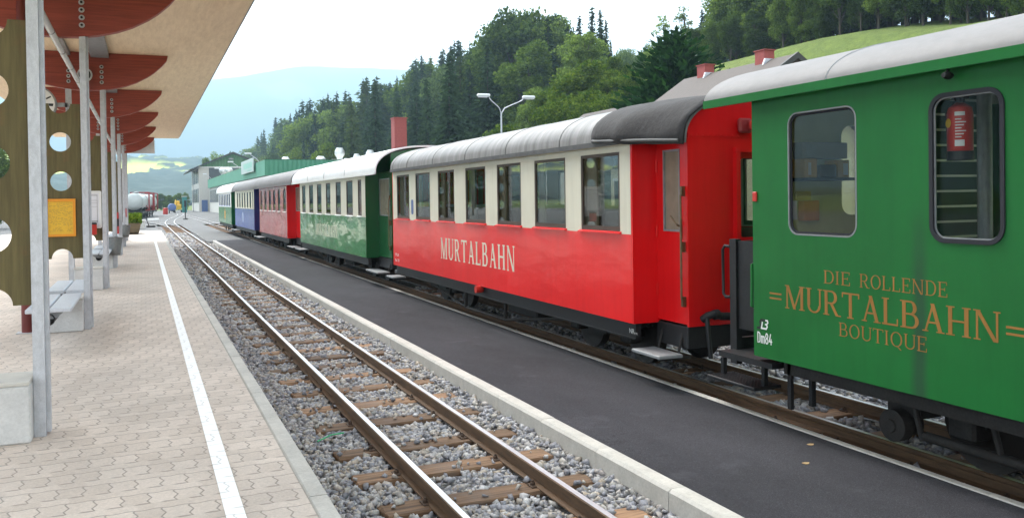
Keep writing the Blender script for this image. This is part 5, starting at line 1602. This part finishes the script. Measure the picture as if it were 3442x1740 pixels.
m = MB(); m.lathe([(.38, -.03), (.4, 0), (.4, .35), (.42, .37), (.4, .39), (.4, .72), (.42, .74), (.4, .76), (.4, 1.02), (.36, 1.05)], (3.4, 160, 0), n=20); m.build('shell', 'redplastic', t, 40)
t = thing('blue_tank_trailer', 'blue round tank on wheels at the far end of the yard', 'tank trailer', (5.0, 176, -.03))
m = MB(); m.lathe([(.3, 174.6), (.7, 174.7), (.75, 175), (.75, 177.4), (.5, 177.6)], (4.9, 0, 1.05), 'Y', 20); m.build('tank', 'bluepaint', t, 40)
m = MB()
for sx in (4.4, 5.4): m.lathe([(.33, sx - .08), (.33, sx + .08)], (0, 175.6, .30), 'X', 16)
m.box(4.5, 174.4, .38, 5.3, 177.6, .5); m.build('chassis', 'black', t)
t = thing('yellow_digger', 'small yellow machine behind the blue tank', 'machine', (6.2, 186, -.03))
m = MB(); m.box(5.5, 185, .5, 6.9, 187, 1.6, bev=.1); m.box(5.7, 185.6, 1.6, 6.6, 186.8, 2.3, bev=.08); m.tube([(6.0, 185, 1.4), (5.8, 184.2, 2.4), (5.7, 183.6, 1.0)], .12, 8); m.build('body', 'yellow', t)
m = MB()
for sx in (5.45, 6.95): m.box(sx - .15, 184.9, -.03, sx + .15, 187.1, .5, bev=.12)
m.build('tracks', 'black', t)
t = thing('teal_cabinet', 'tall teal cabinet standing near the gabled hall', 'cabinet', (7.4, 184, -.03))
m = MB(); m.box(7.0, 183.7, -.03, 7.9, 184.4, 3.1, bev=.03); m.build('body', 'teal', t)
m = MB(); m.box(6.9, 183.6, 3.101, 8.0, 184.5, 3.2); m.build('top', 'white', t)
t = thing('track_signal', 'low dark signal board on a thin post between the converging tracks', 'signal', (4.45, 108, -.03))
m = MB(); m.tube([(4.45, 108, -.03), (4.45, 108, 2.1)], .05, 8); m.lathe([(.28, -.03), (.28, .05), (.1, .12)], (4.45, 108, 0), n=12); m.build('post', 'under', t)
m = MB(); m.box(4.32, 107.92, 1.45, 4.58, 107.99, 2.2, bev=.02); m.build('board', 'ink', t)
t = thing('yard_lamp', 'tall thin yard lamp in front of the gabled hall', 'street lamp', (9.2, 186, -.03))
m = MB(); m.tube([(9.2, 186, -.03), (9.2, 186, 7.6), (9.0, 186, 8.1), (8.2, 186, 8.3)], .06, 8); m.build('pole', 'galv_dark', t, 40)
m = MB(); m.box(7.7, 185.85, 8.2, 8.35, 186.15, 8.38, bev=.05); m.build('lamp_head', 'lamp_white', t)
t = thing('concrete_box', 'pale concrete cable box just past the platform end', 'cable box', (-.5, 74, -.03))
m = MB(); m.box(-1.1, 73.5, -.03, .05, 74.5, .55, bev=.03); m.build('box', 'concrete_top', t); m = MB(); m.box(-1.14, 73.46, .551, .09, 74.54, .62, bev=.02); m.build('lid', 'concrete_top', t)
t = thing('point_lever', 'hand lever with a white weight beside the branching siding', 'switch lever', (.5, 77.5, -.03))
m = MB(); m.box(.15, 77.2, -.03, .85, 77.8, .10); m.tube([(.35, 77.5, .1), (.15, 77.5, .75)], .035, 8); m.tube([(.35, 77.5, .3), (1.1, 77.4, .15)], .03, 8); m.build('frame', 'under', t)
m = MB(); m.box(.25, 77.38, .45, 1.15, 77.62, .70, bev=.04); m.build('weight', 'white', t)
t = thing('planter', 'dark wooden trough planter with green plants at the platform end', 'planter', (-.55, 53, PZ))
m = MB(); m.prism([(-.86, PZ + .12), (-.26, PZ + .12), (-.16, PZ + .62), (-.96, PZ + .62)], 'XZ', 51.8, 54.6); m.build('trough', 'planter', t)
m = MB()
for y in (52.1, 54.2): m.box(-.84, y, PZ, -.30, y + .12, PZ + .119)
m.build('feet', 'planter', t)
n = 900
c = np.stack([RNG.uniform(-.95, -.15, n), RNG.uniform(51.8, 54.6, n), PZ + .6 + RNG.uniform(0, 1, n) ** 1.3 * .55], -1)
def leaf_quads(c, size, up=.3, stretch=1.7):
    n = len(c)
    d = RNG.normal(size=(n, 3)); d[:, 2] += up; d /= np.linalg.norm(d, axis=1)[:, None]
    e = RNG.normal(size=(n, 3)); e -= d * (e * d).sum(1)[:, None]; e /= np.linalg.norm(e, axis=1)[:, None]
    s = (size * RNG.uniform(.6, 1.4, n))[:, None]
    P = np.stack([c - d * s * stretch * .5, c + e * s * .5 - d * s * .1, c + d * s * stretch * .5, c - e * s * .5 - d * s * .1], 1)
    return P.reshape(-1, 3), np.arange(4 * n).reshape(n, 4)
V, F = leaf_quads(c - np.array([-.55, 53, PZ]), .10, .9)
np_mesh('plants', V, F, LEAF['bright'], t)

# ------------------------------------------------------------------ trees
def conifer(seed, h=20, rad=2.7, levels=34, leafmat='spruce', full=.75, start=.03, sz=1.0, bushy=False):
    rng = np.random.default_rng(seed)
    Ps = []
    nbr = int(levels * 10.5)
    for b in range(nbr):
        f = start + (1 - start) * (1 - (1 - (b + rng.uniform(0, 1)) / nbr) ** .62)
        f = min(f, .985)
        z = f * h
        rr = rad * ((1 - f) ** full) * (1 if f > .12 else .75 + 2 * f) * (1 + .16 * math.sin(z * 2.1 + seed) * math.sin(b * .37)) + .10
        a = b * 2.399963 + rng.normal() * .35
        L = rr * rng.uniform(.55, 1.15)
        dr = np.array([math.cos(a), math.sin(a), 0])
        side = np.array([-dr[1], dr[0], 0])
        droop = rng.uniform(.0, .55) if not bushy else rng.uniform(-.25, .12)
        tip_up = .12 * L
        k = max(2, int(L / (.36 * sz)))
        for i in range(k):
            t = (i + rng.uniform(.1, .95)) / k
            c = np.array([0, 0, z]) + dr * L * t + np.array([0, 0, -droop * L * t + tip_up * t * t])
            w_ = sz * (.40 + .40 * (1 - t)) * rng.uniform(.7, 1.3) * (1 - .35 * f)
            ln = sz * rng.uniform(.70, 1.20) * (1 - .3 * f)
            yaw = rng.normal() * .6
            d2 = dr * math.cos(yaw) + side * math.sin(yaw) + np.array([0, 0, -.45 + rng.normal() * .35 if not bushy else .9 + rng.normal() * .3])
            d2 /= np.linalg.norm(d2)
            s2 = np.cross(d2, rng.normal(size=3) * .8 + np.array([0, 0, .35]) + side * rng.normal() * .9); s2 /= np.linalg.norm(s2) + 1e-6
            Ps.append([c - d2 * ln * .35, c + s2 * w_ * .5, c + d2 * ln * .65, c - s2 * w_ * .5])
    for i in range(14):
        z = h * (1 - .012 * i * rng.uniform(.4, 1)); c = np.array([0, 0, z]); d = np.array([rng.normal() * .5, rng.normal() * .5, .6]); s = np.array([rng.normal(), rng.normal(), 0]); s /= np.linalg.norm(s)
        Ps.append([c - d * .3, c + s * .08, c + d * .4 * sz, c - s * .08])
    P = np.array(Ps)
    return P.reshape(-1, 3), np.arange(len(P) * 4).reshape(-1, 4)

def broadleaf(seed, h=14, rad=4.2, blobs=46, per=110, size=.42, trunk=.22, sparse=1.0, col=.95):
    rng = np.random.default_rng(seed)
    Cs = []; branches = []
    zc, rz = h * (1 + trunk) / 2, h * (1 - trunk) / 2
    for i in range(blobs):
        u = rng.normal(size=3); u /= np.linalg.norm(u)
        r = rng.uniform(.35, 1.0) ** .6
        p = np.array([u[0] * rad * r, u[1] * rad * r, zc + u[2] * rz * r * .92])
        tz = (p[2] - h * trunk) / (h * (1 - trunk))
        p[:2] *= (1.05 - .45 * max(tz, 0)) * col
        br = rad * rng.uniform(.20, .38)
        n = int(per * sparse * (br / (rad * .3)) ** 2)
        v = rng.normal(size=(n, 3)); v /= np.linalg.norm(v, axis=1)[:, None]
        v[:, 2] = v[:, 2] * .75 + .08
        Cs.append(p + v * br * rng.uniform(.45, 1.05, (n, 1)))
        branches.append(p)
    return np.concatenate(Cs), branches

def tree_proto(name, kind, seed, h, **kw):
    root = bpy.data.objects.new(name, None); COL.objects.link(root)
    tr = MB()
    if kind == 'conifer':
        mat = kw.pop('leafmat', 'spruce')
        V, F = conifer(seed, h, **kw)
        tr.tube([(0, 0, -.6), (0, 0, h * .5), (0, 0, h * .97)], .018 * h / 1.2, 7, r2=.02)
    else:
        mat = kw.pop('leafmat', 'leaf'); size = kw.get('size', .42)
        C, br = broadleaf(seed, h, **kw)
        global RNG
        V, F = leaf_quads(C, size, .1, 1.35)
        rr = random.Random(seed); top = (rr.uniform(-.4, .4), rr.uniform(-.4, .4), h * .88)
        tr.tube([(0, 0, -.6), (rr.uniform(-.2, .2), rr.uniform(-.2, .2), h * .4), top], .020 * h, 7, r2=.03)
        for p in br[::2]:
            z0 = min(max(p[2] - h * .22, h * .12), h * .8)
            tr.tube([(0, 0, z0), (p[0] * .55, p[1] * .55, (z0 + p[2]) / 2 + .2), tuple(p)], .006 * h, 5, r2=.02)
    np_mesh('crown', V, F, LEAF[mat], root)
    tr.build('trunk', 'bark', root, 60)
    root['h'] = h
    return root
PROTO = {
    'spruce': [tree_proto('spruce_tree', 'conifer', s, 22, rad=r, levels=l, full=f) for s, r, l, f in ((1, 3.3, 56, .8), (2, 2.9, 56, .74), (3, 3.8, 58, .85))],
    'olive': [tree_proto('larch_tree', 'conifer', s, 22, rad=r, levels=48, full=.62, leafmat='spruce2', sz=1.1) for s, r in ((11, 3.4), (12, 2.9))],
    'leaf': [tree_proto('broadleaf_tree', 'leaf', s, 16, rad=r, blobs=b, per=250, size=.25, trunk=tk, leafmat=lm) for s, r, b, lm, tk in ((21, 5.0, 60, 'leaf', .2), (22, 4.4, 56, 'leaf', .06), (23, 4.8, 56, 'leaf2', .08), (24, 5.2, 64, 'leaf', .05))],
    'bright': [tree_proto('leafy_tree', 'leaf', s, 10, rad=4.0, blobs=52, per=260, size=.21, trunk=.05, leafmat='bright') for s in (31, 32)],
    'pale': [tree_proto('willow_tree', 'leaf', 41, 13, rad=2.7, blobs=56, per=240, size=.20, trunk=.04, leafmat='leaf2', col=1.1)],
    'thin': [tree_proto('birch_tree', 'leaf', s, 16, rad=2.6, blobs=36, per=60, size=.22, trunk=.18, leafmat='leaf2') for s in (51, 52)],
    'thuja': [tree_proto('dense_evergreen', 'conifer', 61, 12, rad=3.3, levels=230, full=.52, leafmat='thuja', sz=.55, bushy=True, start=.0)],
}
LEAFY = [tree_proto('broadleaf_tree', 'leaf', s, 16, rad=r, blobs=b, per=230, size=.26, trunk=.03, leafmat='leaf2') for s, r, b in ((25, 5.0, 64), (26, 4.6, 58))] + PROTO['leaf'][1:2]
LBL = {'spruce': ('dark spruce in the forest on the valley side', 'spruces of the hillside forest'), 'olive': ('olive green conifer in the forest on the valley side', 'lighter conifers of the hillside forest'),
       'leaf': ('broad leaved tree in the forest on the valley side', 'broad leaved trees of the hillside forest'), 'bright': ('bright green leafy tree at the forest edge behind the train', 'bright leafy trees at the forest edge'),
       'thin': ('thin crowned birch on the skyline above the station house', 'thin birches on the skyline')}
USED = {}
fC, ar, br_, er = 2907.936, np.array(ca), np.array(cb), np.array(ce)
def sight(px, py, Y):
    v = ar * (px - 1721) / fC - br_ * (py - 700.09) / fC + er
    t = Y / v[1]; return v[0] * t, EYE + v[2] * t
def seen_px(x, y, z):
    v = np.array([x, y, z - EYE]); d = v @ er
    return 1721 + fC * (v @ ar) / d, 700.09 - fC * (v @ br_) / d
def plant(kind, x, y, h, wide=1.0, label=None, group=None):
    L = PROTO[kind]; src = L[random.randrange(len(L))]; key = src.name
    s = h / src['h']
    z = float(ground_z(x, y)) - .1
    if key not in USED: o = src; USED[key] = o
    else: o = copy_tree(src)
    o.location = (x, y, z); o.rotation_euler = (0, 0, random.uniform(0, 6.28)); o.scale = (s * wide, s * wide, s)
    tag(o, label or LBL[kind][0], 'tree', group or LBL[kind][1])
    return o
SKY = [(831, 512, 420, 'olive', 1), (866, 456, 410, 'olive', 1), (887, 434, 395, 'spruce', .9), (925, 392, 380, 'spruce', 1), (952, 387, 330, 'leaf', .8), (995, 366, 300, 'spruce', .9), (1016, 336, 215, 'spruce', 1), (1042, 331, 210, 'spruce', 1),
       (1064, 357, 205, 'leaf', .8), (1102, 314, 200, 'spruce', 1), (1132, 307, 200, 'spruce', .9), (1160, 301, 195, 'spruce', .9), (1176, 327, 195, 'spruce', .8), (1231, 256, 190, 'olive', 1.3), (1266, 254, 192, 'olive', 1.3), (1300, 262, 190, 'leaf', .8),
       (1334, 256, 185, 'spruce', .9), (1360, 267, 190, 'olive', 1), (1388, 206, 180, 'olive', 1), (1416, 181, 175, 'spruce', .9), (1446, 189, 175, 'olive', 1.1), (1489, 159, 165, 'spruce', 1), (1514, 150, 160, 'spruce', .9), (1542, 130, 150, 'spruce', 1),
       (1579, 140, 150, 'olive', 1.1), (1621, 135, 140, 'leaf', .9), (1677, 47, 118, 'leaf', .85), (1724, 5, 112, 'leaf', 1.0), (1770, 2, 112, 'leaf', .9), (1849, 14, 108, 'leaf', .8), (1887, 23, 108, 'leaf', .8), (1915, 70, 105, 'leaf', .8), (1947, 47, 100, 'spruce', .9),
       (1989, 19, 98, 'spruce', 1.0), (2017, 28, 98, 'spruce', .9), (2036, 60, 100, 'spruce', .8), (2052, 130, 100, 'spruce', .6),
       (2085, 158, 150, 'leaf', .8), (2105, 149, 160, 'leaf', .8), (2147, 154, 150, 'leaf', .8), (2185, 135, 130, 'leaf', .8), (2215, 120, 110, 'leaf', .7)]
for px, py, Y, kd, wd in SKY:
    x, z = sight(px, py, Y); plant(kd, x, Y, z - float(ground_z(x, Y)), wd)
random.seed(33)
for px, py, Y, kd, wd in SKY:
    if px < 1640:
        for q_ in range(2):
            p2, y2, Y2 = px + random.uniform(-20, 20), py + random.uniform(6, 30), Y * random.uniform(.93, 1.05)
            x, z = sight(p2, y2, Y2); plant(random.choice(('spruce', 'olive', 'spruce', 'leaf') if q_ else ('olive', 'spruce')), x, Y2, z - float(ground_z(x, Y2)), wd * 1.15)
skx = [s[0] for s in SKY]; sky_y = [s[1] for s in SKY]
# forest below the skyline, rows climbing the slope
random.seed(21)
cnt = 0
for Y0, step in ((66, 4.2), (76, 4.2), (86, 4.4), (97, 4.6), (109, 4.8), (121, 5.0), (133, 5.0), (146, 5.2), (160, 5.5), (175, 6), (190, 6), (207, 6.5), (226, 7), (248, 7), (275, 8), (305, 9), (340, 10), (378, 12), (400, 12)):
    foot = 25 + .045 * Y0
    for k in range(6):
        x = foot + 1.5 + k * step + random.uniform(-1.2, 1.2); y = Y0 + random.uniform(-7, 7) * Y0 / 110
        gz = float(ground_z(x, y)); px, py0 = seen_px(x, y, gz)
        if px > 2120 or px < 835: continue
        top = np.interp(px, skx, sky_y)
        u = random.random()
        kd = 'spruce' if u < .62 else 'olive' if u < .88 else 'leaf'
        if px > 1640: kd = 'spruce' if u < .36 else 'olive' if u < .60 else 'leaf'
        if Y0 < 92: kd = 'bright' if random.random() < .7 else 'leaf'
        dist = (y * .92 + x * .39)
        hmax = (py0 - (top + 10 + random.uniform(0, 55) * min(1, 130 / Y0))) / fC * dist
        h = min(random.uniform(15, 23) if Y0 >= 92 else random.uniform(5.5, 9), hmax)
        if h < 5: continue
        plant(kd, x, y, h, random.uniform(1.0, 1.3)); cnt += 1
# forest edge behind the coach roofs
for px, py, Y, kd, wd in ((1960, 92, 82, 'pale', 1.0), (2010, 250, 70, 'bright', 1.0), (2060, 232, 68, 'bright', 1.0), (2118, 246, 66, 'bright', .9), (1905, 265, 72, 'bright', 1.0), (1850, 300, 76, 'bright', .95), (1985, 330, 60, 'bright', .9), (2050, 318, 58, 'bright', .9), (1790, 260, 88, 'leaf', .8),
                          (1880, 330, 64, 'bright', .9), (2110, 345, 58, 'bright', .7), (1330, 410, 150, 'spruce', 1), (1250, 400, 150, 'spruce', 1), (1180, 440, 150, 'olive', 1), (1095, 480, 150, 'bright', .8), (985, 505, 190, 'bright', .7), (1020, 470, 190, 'spruce', .9), (920, 500, 260, 'leaf', .8)):
    x, z = sight(px, py, Y)
    plant(kd, x, Y, max(z - float(ground_z(x, Y)), 4), wd, *(('pale grey green tree standing taller than the bright trees around it', 'pale tree') if kd == 'pale' else ()))
x, z = sight(2272, 92, 40)
plant('thuja', x, 40, z - float(ground_z(x, 40)), 1.5, 'big dense dark green evergreen left of the station house chimneys', 'evergreen by the station house')
# trees above the meadow behind the house
for px, py, Y, kd, wd in ((2240, 45, 92, 'thin', 1.0), (2275, 110, 88, 'leaf', .6), (2312, 10, 90, 'thin', 1.0), (2340, 90, 90, 'leaf', .6), (2368, 28, 90, 'spruce', .8), (2428, 2, 92, 'spruce', .8), (2462, 55, 88, 'leaf', .6), (2400, 110, 84, 'leaf', .6), (2490, 90, 90, 'spruce', .7), (2515, 20, 90, 'thin', 1.0), (2545, 70, 86, 'leaf', .6),
                          (2600, -30, 76, 'leaf', .75), (2665, -50, 74, 'leaf', .75), (2735, -80, 74, 'leaf', .8), (2800, -60, 70, 'leaf', .7), (2870, -90, 68, 'leaf', .8), (2940, -90, 68, 'leaf', .75), (3010, -110, 64, 'leaf', .75), (3080, -130, 60, 'leaf', .75), (3150, -120, 60, 'leaf', .75), (3230, -140, 58, 'leaf', .75), (3310, -150, 56, 'leaf', .75), (3400, -160, 54, 'leaf', .8), (3480, -160, 54, 'leaf', .8),
                          (2640, 130, 82, 'leaf', .5), (2700, 130, 82, 'leaf', .55), (2760, 100, 80, 'leaf', .5), (2830, 100, 80, 'leaf', .55), (2960, 60, 76, 'leaf', .55), (3110, 10, 70, 'leaf', .55), (3260, -20, 66, 'leaf', .55), (3390, -30, 62, 'leaf', .55), (2900, 60, 76, 'leaf', .5), (3050, 10, 70, 'leaf', .5), (3200, -20, 66, 'leaf', .5), (3330, -30, 62, 'leaf', .5), (3440, -60, 60, 'leaf', .5)):
    rt = math.tan(.402 + math.atan((px - 1721) / 2908))
    Y = (25 + 24 + (1 if wd < .65 else 6 + random.uniform(0, 4))) / (rt - .045)
    x = rt * Y
    z = float(ground_z(x, Y)) + (random.uniform(4.5, 7.5) if wd < .65 else random.uniform(12.5, 16))
    if px < 2570: z = max(sight(px, py, Y)[1], float(ground_z(x, Y)) + 5)
    wd = wd * 1.45
    lb = ('thin crowned birch on the skyline above the station house', 'thin birches on the skyline') if kd == 'thin' else ('leafy tree on the grassy rise above the green van roof', 'trees on the grassy rise') if kd == 'leaf' else ('dark spruce on the rise above the station house chimneys', 'spruces on the grassy rise')
    plant(kd, x, Y, max(z - float(ground_z(x, Y)), 4), wd, *lb)
random.seed(5)
LEAF_ALL = PROTO['leaf']
PROTO['leaf'] = LEAFY
for ex, step, h0, h1 in ((1.5, 58, 3.5, 6), (5, 62, 8, 12), (11, 66, 11, 15), (18, 80, 13, 17)):
    px = 2455 + random.uniform(0, 40)
    while px < 3520:
        rt = math.tan(.402 + math.atan((px - 1721) / 2908))
        Y = (25 + 24 + ex + random.uniform(-.8, 2.2)) / (rt - .045)
        plant('leaf', rt * Y, Y, random.uniform(h0, h1), random.uniform(.9, 1.25), 'leafy tree on the grassy rise above the green van roof', 'trees on the grassy rise')
        px += step * random.uniform(.8, 1.2)
# beyond the hall and the yard, and left of the platform
for px, py, Y, kd, wd in ((698, 520, 262, 'leaf', .7), (725, 510, 265, 'leaf', .7), (748, 506, 260, 'leaf', .7), (774, 506, 262, 'spruce', .9),
                          (432, 668, 232, 'bright', 1.2), (468, 660, 240, 'bright', 1.1), (505, 656, 236, 'bright', 1.1), (540, 650, 244, 'bright', 1.2), (572, 655, 236, 'bright', 1.2), (600, 648, 240, 'bright', 1.1), (622, 640, 250, 'leaf', .8)):
    x, z = sight(px, py, Y)
    plant(kd, x, Y, max(z - float(ground_z(x, Y)), 4), wd, 'leafy tree at the far end of the yard below the hazy hills', 'trees at the far end of the yard')
for x, y, h in ((-11.5, 84, 8.5), (-15.5, 92, 9.5), (-20, 84, 8), (-26, 95, 9)):
    plant('leaf', x, y, h, .9, 'leafy tree left of the platform seen through the holed boards', 'trees left of the platform')
for L in list(PROTO.values()) + [LEAFY, LEAF_ALL]:
    for i, o in enumerate(L):
        try: used = o in USED.values()
        except ReferenceError: continue
        if not used:
            for c in list(o.children): bpy.data.objects.remove(c)
            bpy.data.objects.remove(o)

# ------------------------------------------------------------------ valley air
m = MB(); m.box(-7200, -850, -4, 7800, 9200, 780)
hz = m.build('haze', None and [] or [])
hm = bpy.data.materials.new('valley_haze'); hm.use_nodes = True
hn = hm.node_tree; hn.nodes.clear()
ho = hn.nodes.new('ShaderNodeOutputMaterial'); pv = hn.nodes.new('ShaderNodeVolumePrincipled')
pv.inputs['Color'].default_value = (.52, .79, 1, 1)
pv.inputs['Density'].default_value = .00048
pv.inputs['Anisotropy'].default_value = .4
hn.links.new(pv.outputs[0], ho.inputs['Volume'])
hz.data.materials.append(hm)
tag(hz, kind='stuff')
